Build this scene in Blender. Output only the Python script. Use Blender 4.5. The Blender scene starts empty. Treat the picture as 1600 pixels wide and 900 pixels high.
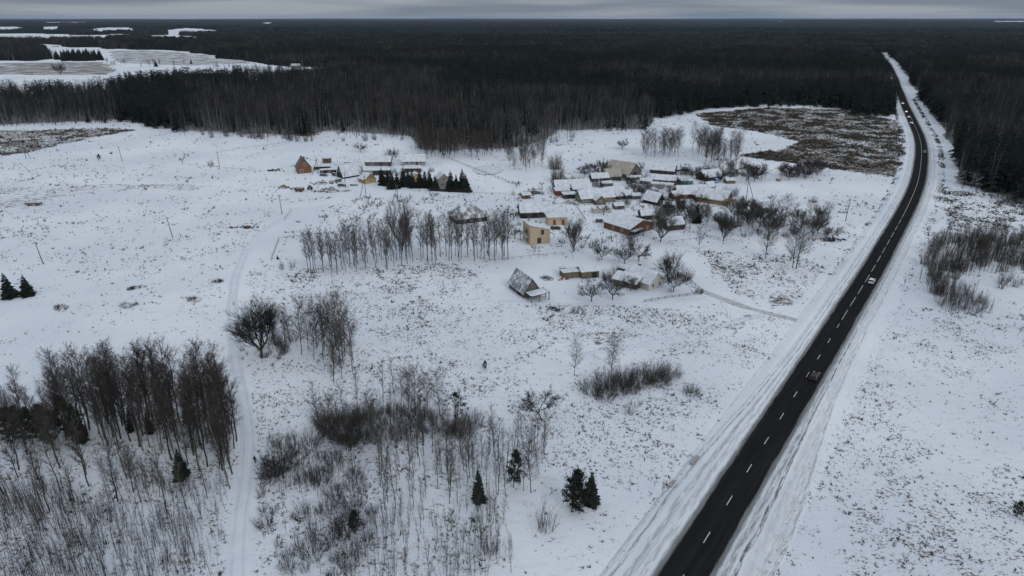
import bpy, math, random
import numpy as np
from mathutils import Vector, Matrix

R = math.radians
scene = bpy.context.scene
COL = scene.collection

# ------------------------------------------------------------------ camera
CAM_H = 82.0
FPX = 1067.0
PITCH = math.atan((450 - 27) / FPX)
cam_data = bpy.data.cameras.new('camera')
cam_data.sensor_width = 36.0
cam_data.lens = 36.0 * FPX / 1600.0
cam_data.clip_start = 1.0
cam_data.clip_end = 120000.0
cam = bpy.data.objects.new('camera', cam_data)
COL.objects.link(cam)
cam.location = (0, 0, CAM_H)
cam.rotation_euler = (math.pi / 2 - PITCH, 0, 0)
scene.camera = cam

# ------------------------------------------------------------------ light
SUN_ELEV, SUN_AZ = 34.0, 150.0        # azimuth clockwise from +Y
world = bpy.data.worlds.new('World')
scene.world = world
world.use_nodes = True
wt = world.node_tree
for n in list(wt.nodes):
    wt.nodes.remove(n)
def wn(t, **kw):
    n = wt.nodes.new(t)
    for k, v in kw.items():
        setattr(n, k, v)
    return n
sky = wn('ShaderNodeTexSky', sky_type='NISHITA', sun_disc=False)
sky.sun_elevation = R(SUN_ELEV)
sky.sun_rotation = R(SUN_AZ)
sky.air_density = 1.0
sky.dust_density = 3.0
desat = wn('ShaderNodeHueSaturation')
desat.inputs['Saturation'].default_value = 0.25
wt.links.new(sky.outputs[0], desat.inputs['Color'])
tc = wn('ShaderNodeTexCoord')
mp = wn('ShaderNodeMapping')
mp.inputs['Scale'].default_value = (1.6, 1.6, 34.0)
wt.links.new(tc.outputs['Generated'], mp.inputs['Vector'])
nz = wn('ShaderNodeTexNoise')
nz.inputs['Scale'].default_value = 1.7
nz.inputs['Detail'].default_value = 5.0
nz.inputs['Roughness'].default_value = 0.5
wt.links.new(mp.outputs[0], nz.inputs['Vector'])
cr = wn('ShaderNodeValToRGB')
cr.color_ramp.elements[0].position = 0.41
cr.color_ramp.elements[0].color = (4.65, 5.6, 6.75, 1)
cr.color_ramp.elements[1].position = 0.60
cr.color_ramp.elements[1].color = (8.2, 8.95, 9.8, 1)
wt.links.new(nz.outputs['Fac'], cr.inputs['Fac'])
mx = wn('ShaderNodeMix', data_type='RGBA')
mx.inputs['Factor'].default_value = 0.93
wt.links.new(desat.outputs[0], mx.inputs[6])
# overcast sky: brighter towards the zenith (CIE overcast distribution)
sepw = wn('ShaderNodeSeparateXYZ'); wt.links.new(tc.outputs['Generated'], sepw.inputs[0])
mr = wn('ShaderNodeMapRange'); wt.links.new(sepw.outputs[2], mr.inputs[0])
mr.inputs[1].default_value = 0.0; mr.inputs[2].default_value = 1.0; mr.inputs[3].default_value = 0.42; mr.inputs[4].default_value = 1.05
vm = wn('ShaderNodeVectorMath', operation='SCALE'); wt.links.new(cr.outputs[0], vm.inputs[0]); wt.links.new(mr.outputs[0], vm.inputs['Scale'])
wt.links.new(vm.outputs[0], mx.inputs[7])
bg = wn('ShaderNodeBackground')
bg.inputs['Strength'].default_value = 0.1
wt.links.new(mx.outputs[2], bg.inputs['Color'])
wo = wn('ShaderNodeOutputWorld')
wt.links.new(bg.outputs[0], wo.inputs['Surface'])

sl = bpy.data.lights.new('sun', 'SUN')
sl.energy = 0.8
sl.angle = R(25)
sl.color = (1.0, 0.97, 0.93)
sun = bpy.data.objects.new('sun', sl)
COL.objects.link(sun)
sd = Vector((math.sin(R(SUN_AZ)) * math.cos(R(SUN_ELEV)), math.cos(R(SUN_AZ)) * math.cos(R(SUN_ELEV)), math.sin(R(SUN_ELEV))))
sun.rotation_euler = sd.to_track_quat('Z', 'Y').to_euler()
sun.location = (0, 0, 300)

vs = scene.view_settings
vs.view_transform = 'Standard'
vs.look = 'None'
vs.gamma = 1.0
vs.exposure = 0.0
vs.use_curve_mapping = False

# ------------------------------------------------------------------ terrain height and pixel <-> ground
def _hash(ix, iy, seed):
    n = (ix.astype(np.int64) * 374761393 + iy.astype(np.int64) * 668265263 + seed * 982451653) & 0x7fffffff
    n = ((n ^ (n >> 13)) * 1274126177) & 0x7fffffff
    return ((n ^ (n >> 16)) & 0xffff) / 65535.0
def vnoise(x, y, scale, seed=0):
    x = np.asarray(x, dtype=float) / scale; y = np.asarray(y, dtype=float) / scale
    ix = np.floor(x); iy = np.floor(y)
    fx = x - ix; fy = y - iy
    fx = fx * fx * (3 - 2 * fx); fy = fy * fy * (3 - 2 * fy)
    a = _hash(ix, iy, seed); b = _hash(ix + 1, iy, seed); c = _hash(ix, iy + 1, seed); d = _hash(ix + 1, iy + 1, seed)
    return (a * (1 - fx) + b * fx) * (1 - fy) + (c * (1 - fx) + d * fx) * fy
def smooth(a, b, x):
    t = np.clip((x - a) / (b - a), 0, 1)
    return t * t * (3 - 2 * t)
def hgt(x, y):
    x = np.asarray(x, dtype=float); y = np.asarray(y, dtype=float)
    h = 0.7 * np.sin(x / 61.0 + 1.3) * np.sin(y / 83.0) + 0.5 * np.sin((x + y) / 47.0)
    h = h + 5.0 * np.exp(-((x + 125) / 95.0) ** 2 - ((y - 500) / 55.0) ** 2)      # mound behind the farm
    h = h + 2.0 * np.exp(-((x + 330) / 120.0) ** 2 - ((y - 420) / 60.0) ** 2)
    r = np.hypot(x, y)
    far = smooth(2500, 9000, r)
    h = h + far * (30 * (vnoise(x, y, 2600, 5) - 0.45) + 30 * smooth(14000, 26000, r) * (vnoise(x, y, 5200, 9) - 0.4))
    return h
cP, sP = math.cos(PITCH), math.sin(PITCH)
def at(u, v, z=None):
    """ground point seen at photo pixel (u, v); with z: point on the ray at height z above the ground"""
    xd = (u - 800) / FPX; yd = (v - 450) / FPX
    fy = cP - yd * sP; dn = sP + yd * cP
    zz = 0.0
    for _ in range(14):
        t = (CAM_H - zz) / dn
        x, y = xd * t, fy * t
        zz = float(hgt(x, y)) + (z or 0.0)
    return Vector((x, y, zz - (z or 0.0)))
def project(x, y, z=0.0):
    x = np.asarray(x, dtype=float); y = np.asarray(y, dtype=float)
    dz = CAM_H - z
    dep = y * cP + dz * sP
    ok = dep > 1
    dep = np.where(ok, dep, 1)
    u = 800 + FPX * x / dep
    v = 450 + FPX * (dz * cP - y * sP) / dep
    return np.where(ok, u, 800), np.where(ok, v, 3000)
def mpp(v):
    return CAM_H / (sP + (v - 450) / FPX * cP) / FPX
def pip(u, v, poly):
    inside = np.zeros(np.shape(u), dtype=bool)
    n = len(poly)
    for i in range(n):
        x0, y0 = poly[i]; x1, y1 = poly[(i + 1) % n]
        if y0 == y1:
            continue
        c = ((y0 > v) != (y1 > v)) & (u < (x1 - x0) * (v - y0) / (y1 - y0) + x0)
        inside ^= c
    return inside

# ------------------------------------------------------------------ material helpers
MATS = {}
class NT:
    def __init__(self, name):
        self.m = bpy.data.materials.new(name)
        self.m.use_nodes = True
        self.t = self.m.node_tree
        for n in list(self.t.nodes):
            self.t.nodes.remove(n)
        self.out = self.n('ShaderNodeOutputMaterial')
        self.b = self.n('ShaderNodeBsdfPrincipled')
        self.l(self.b.outputs[0], self.out.inputs[0])
        MATS[name] = self.m
    def n(self, t, **kw):
        n = self.t.nodes.new(t)
        for k, v in kw.items():
            setattr(n, k, v)
        return n
    def l(self, a, b):
        self.t.links.new(a, b)
    def noise(self, vec, scale, detail=4, rough=0.55, mapscale=None):
        if mapscale:
            m = self.n('ShaderNodeMapping'); m.inputs['Scale'].default_value = mapscale
            self.l(vec, m.inputs['Vector']); vec = m.outputs[0]
        k = self.n('ShaderNodeTexNoise')
        k.inputs['Scale'].default_value = scale; k.inputs['Detail'].default_value = detail; k.inputs['Roughness'].default_value = rough
        self.l(vec, k.inputs['Vector'])
        return k.outputs['Fac']
    def math(self, op, a, b=None, clamp=False):
        k = self.n('ShaderNodeMath', operation=op, use_clamp=clamp)
        for i, s in enumerate((a, b)):
            if s is None: continue
            if isinstance(s, (int, float)): k.inputs[i].default_value = s
            else: self.l(s, k.inputs[i])
        return k.outputs[0]
    def ramp(self, f, p0, p1, v0=0.0, v1=1.0):
        k = self.n('ShaderNodeMapRange', interpolation_type='SMOOTHSTEP')
        self.l(f, k.inputs[0])
        for i, s in enumerate((p0, p1, v0, v1)):
            if isinstance(s, (int, float)): k.inputs[i + 1].default_value = s
            else: self.l(s, k.inputs[i + 1])
        return k.outputs[0]
    def mix(self, f, a, b):
        k = self.n('ShaderNodeMix', data_type='RGBA')
        if isinstance(f, (int, float)): k.inputs[0].default_value = f
        else: self.l(f, k.inputs[0])
        for i, s in ((6, a), (7, b)):
            if isinstance(s, tuple): k.inputs[i].default_value = (*s[:3], 1)
            else: self.l(s, k.inputs[i])
        return k.outputs[2]
    def color(self, c):
        if isinstance(c, tuple): self.b.inputs['Base Color'].default_value = (*c[:3], 1)
        else: self.l(c, self.b.inputs['Base Color'])
    def rough(self, r, spec=0.2):
        self.b.inputs['Roughness'].default_value = r
        self.b.inputs['Specular IOR Level'].default_value = spec
    def bump(self, f, strength=0.4, dist=0.1):
        k = self.n('ShaderNodeBump')
        k.inputs['Strength'].default_value = strength; k.inputs['Distance'].default_value = dist
        self.l(f, k.inputs['Height']); self.l(k.outputs[0], self.b.inputs['Normal'])
    def pos(self):
        return self.n('ShaderNodeNewGeometry').outputs['Position']
    def obj(self):
        return self.n('ShaderNodeTexCoord').outputs['Object']
    def rand(self):
        return self.n('ShaderNodeObjectInfo').outputs['Random']

def mat_noisy(name, c0, c1, scale=2.0, rough=0.85, mapscale=None, world=False, spec=0.2, randv=0.0):
    t = NT(name)
    f = t.noise(t.pos() if world else t.obj(), scale, 5, 0.6, mapscale)
    c = t.mix(t.ramp(f, 0.3, 0.7), c0, c1)
    if randv:
        hv = t.n('ShaderNodeHueSaturation')
        t.l(t.ramp(t.rand(), 0.0, 1.0, 1 - randv, 1 + randv), hv.inputs['Value'])
        t.l(c, hv.inputs['Color']); c = hv.outputs[0]
    t.color(c); t.rough(rough, spec)
    return t.m

SNOW = (0.70, 0.735, 0.79)
def ground_material():
    t = NT('snow_ground')
    P = t.pos()
    at_ = t.n('ShaderNodeAttribute', attribute_name='cover')
    sep = t.n('ShaderNodeSeparateColor'); t.l(at_.outputs['Color'], sep.inputs[0])
    tan, tuft, forest = sep.outputs[0], sep.outputs[1], sep.outputs[2]
    big = t.noise(P, 0.018, 4, 0.55)
    sn = t.mix(t.ramp(big, 0.3, 0.72), (0.63, 0.665, 0.725), (0.77, 0.795, 0.83))
    # faint stubble and wind streaks
    st = t.noise(P, 0.55, 5, 0.7, (0.35, 1.3, 1.0))
    sn = t.mix(t.math('MULTIPLY', t.ramp(st, 0.52, 0.78), 0.35), sn, (0.42, 0.42, 0.42))
    fine = t.noise(P, 2.6, 4, 0.75)
    sn = t.mix(t.math('MULTIPLY', t.ramp(fine, 0.55, 0.75), t.math('MULTIPLY', t.math('ADD', tuft, 0.15), 0.75)), sn, (0.30, 0.29, 0.28))
    # grass and weeds poking through
    sp = t.noise(P, 1.5, 4, 0.68, (0.75, 1.1, 1.0))
    sp2 = t.noise(P, 0.13, 3, 0.6)
    thr = t.math('SUBTRACT', 0.715, t.math('MULTIPLY', t.math('MULTIPLY', tuft, t.ramp(sp2, 0.3, 0.7, 0.35, 1.3)), 0.21))
    thr2 = t.math('ADD', thr, 0.07)
    spk = t.ramp(sp, thr, thr2)
    wc = t.mix(t.ramp(t.noise(P, 0.4, 2), 0.4, 0.6), (0.085, 0.075, 0.060), (0.15, 0.12, 0.085))
    sn = t.mix(t.math('MULTIPLY', spk, 0.85), sn, wc)
    # dry grass fields
    tn = t.noise(P, 0.55, 7, 0.8, (0.9, 1.0, 1))
    tn2 = t.noise(P, 0.035, 4, 0.6)
    thr = t.math('SUBTRACT', 0.78, t.math('MULTIPLY', tan, t.ramp(tn2, 0.3, 0.7, 0.29, 0.43)))
    tf = t.ramp(tn, thr, t.math('ADD', thr, 0.12))
    tcol = t.mix(t.ramp(t.noise(P, 0.06, 5, 0.7), 0.35, 0.65), (0.075, 0.060, 0.047), (0.19, 0.155, 0.115))
    sn = t.mix(t.math('MULTIPLY', tf, 0.9), sn, tcol)
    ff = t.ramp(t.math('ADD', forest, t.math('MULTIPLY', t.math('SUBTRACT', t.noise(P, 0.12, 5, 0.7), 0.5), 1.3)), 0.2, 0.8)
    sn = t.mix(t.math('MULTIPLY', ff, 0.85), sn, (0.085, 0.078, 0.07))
    t.color(sn); t.rough(0.85, 0.15)
    t.bump(t.math('ADD', t.math('MULTIPLY', fine, 0.3), sp), 0.5, 0.25)
    return t.m
ground_material()

def simple(name, c, rough=0.8, spec=0.2, metal=0.0):
    t = NT(name)
    f = t.noise(t.obj(), 3.0, 4)
    t.color(t.mix(t.ramp(f, 0.3, 0.7), tuple(x * 0.82 for x in c), tuple(min(1, x * 1.12) for x in c)))
    t.rough(rough, spec); t.b.inputs['Metallic'].default_value = metal
    return t.m
def wood(name, c):
    t = NT(name)
    O = t.obj()
    f = t.noise(O, 2.2, 5, 0.7, (3.5, 3.5, 0.25))
    g = t.noise(O, 0.7, 3)
    c2 = t.mix(t.ramp(f, 0.3, 0.7), tuple(x * 0.6 for x in c), tuple(x * 1.25 for x in c))
    t.color(t.mix(t.math('MULTIPLY', t.ramp(g, 0.45, 0.75), 0.4), c2, (0.16, 0.155, 0.15)))
    t.rough(0.9); t.bump(f, 0.3, 0.03)
    return t.m
def roof_mat(name, c, snowy):
    """roof covering with a broken layer of snow; snowy 0..1"""
    t = NT(name)
    O = t.obj()
    f = t.noise(O, 0.55, 6, 0.65, (1.0, 0.5, 1.0))
    g = t.noise(O, 5.0, 3, 0.6, (1.0, 0.12, 0.4))
    w = t.math('ADD', t.math('MULTIPLY', f, 0.75), t.math('MULTIPLY', g, 0.25))
    s = t.ramp(w, 0.62 - 0.36 * snowy, 0.78 - 0.36 * snowy)
    base = t.mix(t.ramp(g, 0.3, 0.7), tuple(x * 0.8 for x in c), tuple(x * 1.15 for x in c))
    t.color(t.mix(s, base, (0.66, 0.69, 0.73)))
    t.rough(0.85); t.bump(g, 0.25, 0.04)
    return t.m

t = NT('roof_snow')
O = t.obj()
f = t.noise(O, 0.5, 5, 0.6)
c = t.mix(t.ramp(f, 0.3, 0.7), (0.52, 0.55, 0.60), (0.70, 0.725, 0.76))  # snow greyer than on the ground: slope shading put into the colour
t.color(t.mix(t.math('MULTIPLY', t.ramp(t.noise(O, 0.9, 6, 0.7, (1, .5, 1)), 0.56, 0.70), t.ramp(t.rand(), 0, 1, .2, .95)), c, (0.27, 0.275, 0.285)))
t.rough(0.8, 0.15); t.bump(f, 0.5, 0.12)

for nm, c in dict(brick_brown=(0.20, 0.095, 0.05), beige_plaster=(0.50, 0.385, 0.27), cream_paint=(0.52, 0.49, 0.44), ochre_paint=(0.46, 0.30, 0.10),
                  grey_plaster=(0.30, 0.28, 0.26), red_paint=(0.20, 0.045, 0.035), teal_paint=(0.10, 0.26, 0.24), pale_plaster=(0.42, 0.41, 0.38),
                  white_paint=(0.72, 0.72, 0.72), concrete=(0.33, 0.32, 0.31), blue_tarp=(0.08, 0.22, 0.42), red_plastic=(0.30, 0.03, 0.03),
                  rust=(0.13, 0.06, 0.035), chimney_brick=(0.16, 0.10, 0.08)).items():
    simple(nm, c)
for nm, c in dict(dark_wood=(0.055, 0.048, 0.042), grey_wood=(0.135, 0.125, 0.11), olive_wood=(0.16, 0.135, 0.085), brown_wood=(0.17, 0.085, 0.042),
                  tan_wood=(0.30, 0.22, 0.12), black_wood=(0.022, 0.021, 0.021), yellow_wood=(0.27, 0.19, 0.08), redbrown_wood=(0.13, 0.055, 0.035),
                  pole_wood=(0.12, 0.105, 0.09), green_wood=(0.20, 0.19, 0.13)).items():
    wood(nm, c)
roof_mat('slate_thick', (0.16, 0.165, 0.17), 0.85)
roof_mat('slate_thin', (0.20, 0.205, 0.21), 0.5)
roof_mat('slate_bare', (0.13, 0.125, 0.13), 0.22)
roof_mat('roof_tan', (0.36, 0.325, 0.28), 0.22)
roof_mat('tarp_snow', (0.10, 0.10, 0.10), 0.5)
roof_mat('brush_snow', (0.075, 0.065, 0.055), 0.45)
t = NT('window_glass'); t.color((0.035, 0.04, 0.048)); t.rough(0.12, 0.5)
t = NT('car_glass'); t.color((0.012, 0.014, 0.016)); t.rough(0.08, 0.5)
for nm, c in dict(car_white=(0.72, 0.72, 0.73), car_black=(0.018, 0.018, 0.02), car_grey=(0.10, 0.105, 0.11), car_silver=(0.42, 0.43, 0.44)).items():
    t = NT(nm); t.color(t.mix(t.ramp(t.noise(t.obj(), 4), 0.4, 0.7), c, tuple(x * 0.8 + 0.01 for x in c))); t.rough(0.45, 0.3)
t = NT('tyre'); t.color((0.015, 0.015, 0.015)); t.rough(0.9)
t = NT('rim'); t.color((0.35, 0.35, 0.36)); t.rough(0.4, 0.5); t.b.inputs['Metallic'].default_value = 0.7
t = NT('tail_red'); t.color((0.25, 0.01, 0.01)); t.rough(0.3, 0.5)
t = NT('headlight'); t.color((0.8, 0.8, 0.78)); t.rough(0.2, 0.5)
t = NT('headlight_on'); t.color((0.8, 0.8, 0.78)); t.b.inputs['Emission Color'].default_value = (1, 0.97, 0.9, 1); t.b.inputs['Emission Strength'].default_value = 6.0
t = NT('sign_grey'); t.color((0.35, 0.36, 0.37)); t.rough(0.5)
t = NT('sign_blue'); t.color((0.02, 0.10, 0.42)); t.rough(0.5)
t = NT('cloth_dark'); t.color((0.018, 0.018, 0.022)); t.rough(0.95)
t = NT('cloth_trousers'); t.color((0.03, 0.032, 0.045)); t.rough(0.95)
t = NT('skin'); t.color((0.45, 0.28, 0.2)); t.rough(0.6)

# vegetation
mat_noisy('birch_bark', (0.30, 0.29, 0.275), (0.08, 0.075, 0.07), 3.0, 0.9, (1, 1, 2.2), randv=0.3)
mat_noisy('dark_bark', (0.075, 0.068, 0.06), (0.04, 0.036, 0.032), 4.0, 0.95, (1, 1, 0.4), randv=0.2)
mat_noisy('grey_bark', (0.14, 0.13, 0.12), (0.07, 0.064, 0.058), 3.0, 0.95, (1, 1, 0.5), randv=0.25)
mat_noisy('birch_twig', (0.066, 0.056, 0.051), (0.040, 0.034, 0.031), 1.2, 0.9, randv=0.3)
mat_noisy('grey_twig', (0.090, 0.079, 0.071), (0.050, 0.044, 0.039), 1.2, 0.9, randv=0.3)
mat_noisy('dark_twig', (0.042, 0.037, 0.033), (0.026, 0.023, 0.021), 1.2, 0.9, randv=0.25)
mat_noisy('brown_twig', (0.064, 0.051, 0.043), (0.036, 0.030, 0.026), 1.0, 0.9, randv=0.3)
mat_noisy('olive_twig', (0.095, 0.08, 0.05), (0.05, 0.043, 0.03), 1.0, 0.9, randv=0.2)
mat_noisy('spruce_needles', (0.010, 0.016, 0.013), (0.021, 0.029, 0.022), 1.5, 0.85, randv=0.25)
mat_noisy('pine_needles', (0.013, 0.019, 0.015), (0.028, 0.036, 0.026), 1.5, 0.85, randv=0.25)
mat_noisy('forest_needles', (0.009, 0.014, 0.011), (0.017, 0.024, 0.018), 0.02, 0.9, world=True, randv=0.4)
mat_noisy('forest_twig', (0.017, 0.0165, 0.0165), (0.052, 0.047, 0.044), 0.012, 0.95, world=True, randv=0.6)
mat_noisy('forest_bark', (0.17, 0.165, 0.155), (0.045, 0.042, 0.039), 0.1, 0.95, world=True, randv=0.5)
mat_noisy('dry_grass', (0.040, 0.036, 0.029), (0.095, 0.079, 0.056), 0.25, 0.95, world=True)

# ------------------------------------------------------------------ mesh builder
class MB:
    def __init__(self):
        self.v = []; self.f = []
    def face(self, pts):
        k = len(self.v); self.v.extend([tuple(p) for p in pts]); self.f.append(tuple(range(k, k + len(pts))))
    def box(self, x0, x1, y0, y1, z0, z1, M=None):
        k = len(self.v)
        P = [(x, y, z) for z in (z0, z1) for y in (y0, y1) for x in (x0, x1)]
        if M is not None: P = [tuple(M @ Vector(p)) for p in P]
        self.v.extend(P)
        for q in ((0, 2, 3, 1), (4, 5, 7, 6), (0, 1, 5, 4), (2, 6, 7, 3), (0, 4, 6, 2), (1, 3, 7, 5)):
            self.f.append(tuple(k + i for i in q))
        return self
    def seg(self, p0, p1, r0, r1, n=3):
        d = (p1[0] - p0[0], p1[1] - p0[1], p1[2] - p0[2])
        l = math.sqrt(d[0] ** 2 + d[1] ** 2 + d[2] ** 2) or 1e-6
        d = (d[0] / l, d[1] / l, d[2] / l)
        if 1e-9 < abs(d[0]) + abs(d[1]) and abs(d[2]) < 0.9: a = (d[1], -d[0], 0.0)
        elif abs(d[2]) > 1e-9: a = (0.0, d[2], -d[1])
        else: a = (1.0, 0.0, 0.0)
        la = math.sqrt(a[0] ** 2 + a[1] ** 2 + a[2] ** 2); a = (a[0] / la, a[1] / la, a[2] / la)
        b = (d[1] * a[2] - d[2] * a[1], d[2] * a[0] - d[0] * a[2], d[0] * a[1] - d[1] * a[0])
        k = len(self.v)
        cs = [(math.cos(2 * math.pi * i / n), math.sin(2 * math.pi * i / n)) for i in range(n)]
        for c, s in cs:
            self.v.append((p0[0] + r0 * (c * a[0] + s * b[0]), p0[1] + r0 * (c * a[1] + s * b[1]), p0[2] + r0 * (c * a[2] + s * b[2])))
        if r1 <= 0:
            self.v.append(tuple(p1))
            for i in range(n): self.f.append((k + i, k + (i + 1) % n, k + n))
        else:
            for c, s in cs:
                self.v.append((p1[0] + r1 * (c * a[0] + s * b[0]), p1[1] + r1 * (c * a[1] + s * b[1]), p1[2] + r1 * (c * a[2] + s * b[2])))
            for i in range(n):
                j = (i + 1) % n
                self.f.append((k + i, k + j, k + n + j, k + n + i))
            self.f.append(tuple(k + n + i for i in range(n)))
        return self
    def mesh(self, name, mat, smooth_=False):
        me = bpy.data.meshes.new(name)
        me.from_pydata(self.v, [], self.f)
        if mat: me.materials.append(MATS[mat])
        if smooth_: me.polygons.foreach_set('use_smooth', [True] * len(me.polygons))
        me.update()
        return me
    def build(self, name, mat, parent=None, smooth_=False):
        o = bpy.data.objects.new(name, self.mesh(name, mat, smooth_)); COL.objects.link(o)
        if parent: o.parent = parent
        return o
def tag(o, label=None, cat=None, group=None, kind=None):
    if label: o['label'] = label
    if cat: o['category'] = cat
    if group: o['group'] = group
    if kind: o['kind'] = kind
    return o
def empty(name, loc, rz=0.0, s=1.0):
    o = bpy.data.objects.new(name, None); COL.objects.link(o)
    o.empty_display_size = 0.5
    o.location = loc; o.rotation_euler = (0, 0, rz); o.scale = (s, s, s)
    return o
def mesh_np(name, verts, faces, mat, smooth_=False):
    me = bpy.data.meshes.new(name)
    verts = np.asarray(verts, dtype=np.float32); faces = np.asarray(faces, dtype=np.int32)
    k = faces.shape[1]
    me.vertices.add(len(verts)); me.vertices.foreach_set('co', verts.ravel())
    me.loops.add(faces.size); me.loops.foreach_set('vertex_index', faces.ravel())
    me.polygons.add(len(faces)); me.polygons.foreach_set('loop_start', np.arange(0, faces.size, k, dtype=np.int32))
    me.polygons.foreach_set('loop_total', np.full(len(faces), k, dtype=np.int32))
    if smooth_: me.polygons.foreach_set('use_smooth', np.ones(len(faces), dtype=bool))
    me.materials.append(MATS[mat]); me.update(calc_edges=True)
    return me
def grid_faces(nr, nc):
    i = np.arange(nr - 1)[:, None] * nc + np.arange(nc - 1)[None, :]
    return np.stack([i, i + 1, i + nc + 1, i + nc], -1).reshape(-1, 4)

# ------------------------------------------------------------------ road centre line
ROAD_PX = [(1104, 843), (1141, 782), (1174, 729), (1202, 683), (1228, 643), (1249, 608), (1269, 576), (1287, 548), (1303, 522), (1326, 483), (1349, 447),
           (1370, 412), (1386, 383), (1399, 360), (1410, 340), (1422, 316), (1431, 295), (1436, 277), (1438.5, 259), (1440, 240), (1439, 225), (1435.5, 211),
           (1428.5, 196), (1420.5, 180), (1414, 165), (1408.5, 150), (1401.5, 131), (1396, 116), (1389, 102), (1378, 88)]
pts = [at(u, v) for u, v in ROAD_PX]
pts = np.array([(p.x, p.y) for p in pts])
d0 = (pts[0] - pts[3]); d0 /= np.hypot(*d0)
pts = np.vstack([pts[0] + d0 * 330, pts[0] + d0 * 160, pts[0] + d0 * 60, pts])
dl = pts[-1] - pts[-3]; dl /= np.hypot(*dl)
pts = np.vstack([pts, pts[-1] + dl * 200])
ss = np.concatenate([[0], np.cumsum(np.hypot(*np.diff(pts, axis=0).T))])
S = np.arange(0, ss[-1], 3.0)
cx = np.interp(S, ss, pts[:, 0]); cy = np.interp(S, ss, pts[:, 1])
def smooth1(a, k):
    ker = np.hanning(2 * k + 1); ker /= ker.sum()
    p = np.concatenate([2 * a[0] - a[k:0:-1], a, 2 * a[-1] - a[-2:-k - 2:-1]])
    return np.convolve(p, ker, 'valid')
cx1, cy1 = smooth1(cx, 9), smooth1(cy, 9)
cx2, cy2 = smooth1(cx, 30), smooth1(cy, 30)
w = smooth(500, 800, np.hypot(cx, cy))
cx, cy = cx1 * (1 - w) + cx2 * w, cy1 * (1 - w) + cy2 * w
tx, ty = np.gradient(cx), np.gradient(cy)
tl = np.hypot(tx, ty); tx /= tl; ty /= tl
S = np.concatenate([[0], np.cumsum(np.hypot(np.diff(cx), np.diff(cy)))])
NX, NY = ty, -tx                       # unit vector to the right of the road
RZ = smooth1(hgt(cx, cy), 12) + 0.45    # road runs on a low embankment
HALF = 3.65
def road_pt(s, d, dz=0.0):
    x = np.interp(s, S, cx) + np.interp(s, S, NX) * d
    y = np.interp(s, S, cy) + np.interp(s, S, NY) * d
    return Vector((float(x), float(y), float(np.interp(s, S, RZ)) + dz))
def road_s(u, v):
    p = at(u, v); i = int(np.argmin((cx - p.x) ** 2 + (cy - p.y) ** 2)); return S[i]
def road_dist(x, y):
    """signed distance (right positive), index of nearest centre point"""
    x = np.asarray(x).ravel(); y = np.asarray(y).ravel()
    d = np.full(len(x), 1e6); idx = np.zeros(len(x), dtype=int)
    near = np.where((x > -60) & (x < 1100) & (y < 2200))[0]
    for k in range(0, len(near), 4000):
        q = near[k:k + 4000]
        D = (x[q, None] - cx[None]) ** 2 + (y[q, None] - cy[None]) ** 2
        j = np.argmin(D, 1)
        idx[q] = j
        d[q] = (x[q] - cx[j]) * NX[j] + (y[q] - cy[j]) * NY[j]
        e = np.sqrt(D[np.arange(len(q)), j])
        d[q] = np.where(np.abs(e) > np.abs(d[q]) + 8, np.sign(d[q]) * e, d[q])
    return d, idx
VL, VR = 7.6, 8.6                      # verge widths beyond the asphalt

# ------------------------------------------------------------------ layout of cover (in photo pixels, evaluated on ground points)
EDGE = np.array([(-900, 202), (0, 199), (100, 195), (200, 191), (275, 207), (350, 212), (480, 217), (520, 208), (560, 212), (640, 217), (655, 238), (700, 243), (740, 237),
                 (790, 238), (850, 224), (870, 207), (900, 209), (960, 205), (1010, 207), (1022, 187), (1080, 178), (1100, 171), (1200, 167), (1300, 169),
                 (1335, 179), (1390, 184), (1406, 172), (1414, 150), (1425, 160), (1445, 194), (1462, 210), (1478, 262), (1492, 288), (1530, 301), (1600, 322), (2500, 350)], dtype=float)
FIELD = [(-700, 160), (60, 158), (140, 154), (205, 140), (300, 132), (430, 129), (520, 119), (560, 108), (440, 103), (385, 97), (345, 90), (318, 83), (285, 79), (240, 78), (200, 77.5), (166, 77.5), (150, 75), (110, 74), (88, 71), (62, 69), (58, 73), (78, 88), (80, 93), (60, 95), (0, 94), (-700, 95)]
FAR_FIELDS = [[(-200, 43), (20, 41.5), (44, 43), (40, 48), (20, 50), (-200, 50.5)], [(62, 42), (98, 41), (96, 49), (66, 51)], [(138, 46), (160, 43), (200, 42.5), (215, 45), (212, 51.5), (150, 52.5)],
              [(-200, 54), (60, 52.5), (110, 54), (150, 54.5), (215, 53), (208, 60), (160, 63), (120, 66), (60, 66), (-200, 66)], [(254, 47), (290, 44), (325, 45.5), (345, 48), (340, 54), (262, 54.5)],
              [(222, 56), (270, 54.5), (318, 57), (312, 64), (285, 67), (240, 65)], [(65, 34.8), (140, 34.2), (138, 37.2), (66, 37.4)], [(405, 35.4), (432, 35), (428, 38.2), (408, 38.2)],
              [(1545, 33), (1600, 32.6), (1640, 33), (1600, 35.4), (1550, 35.2)], [(145, 64), (195, 64), (190, 71), (150, 71)], [(1190, 33.2), (1230, 32.8), (1228, 34.6), (1194, 34.6)]]
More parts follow.
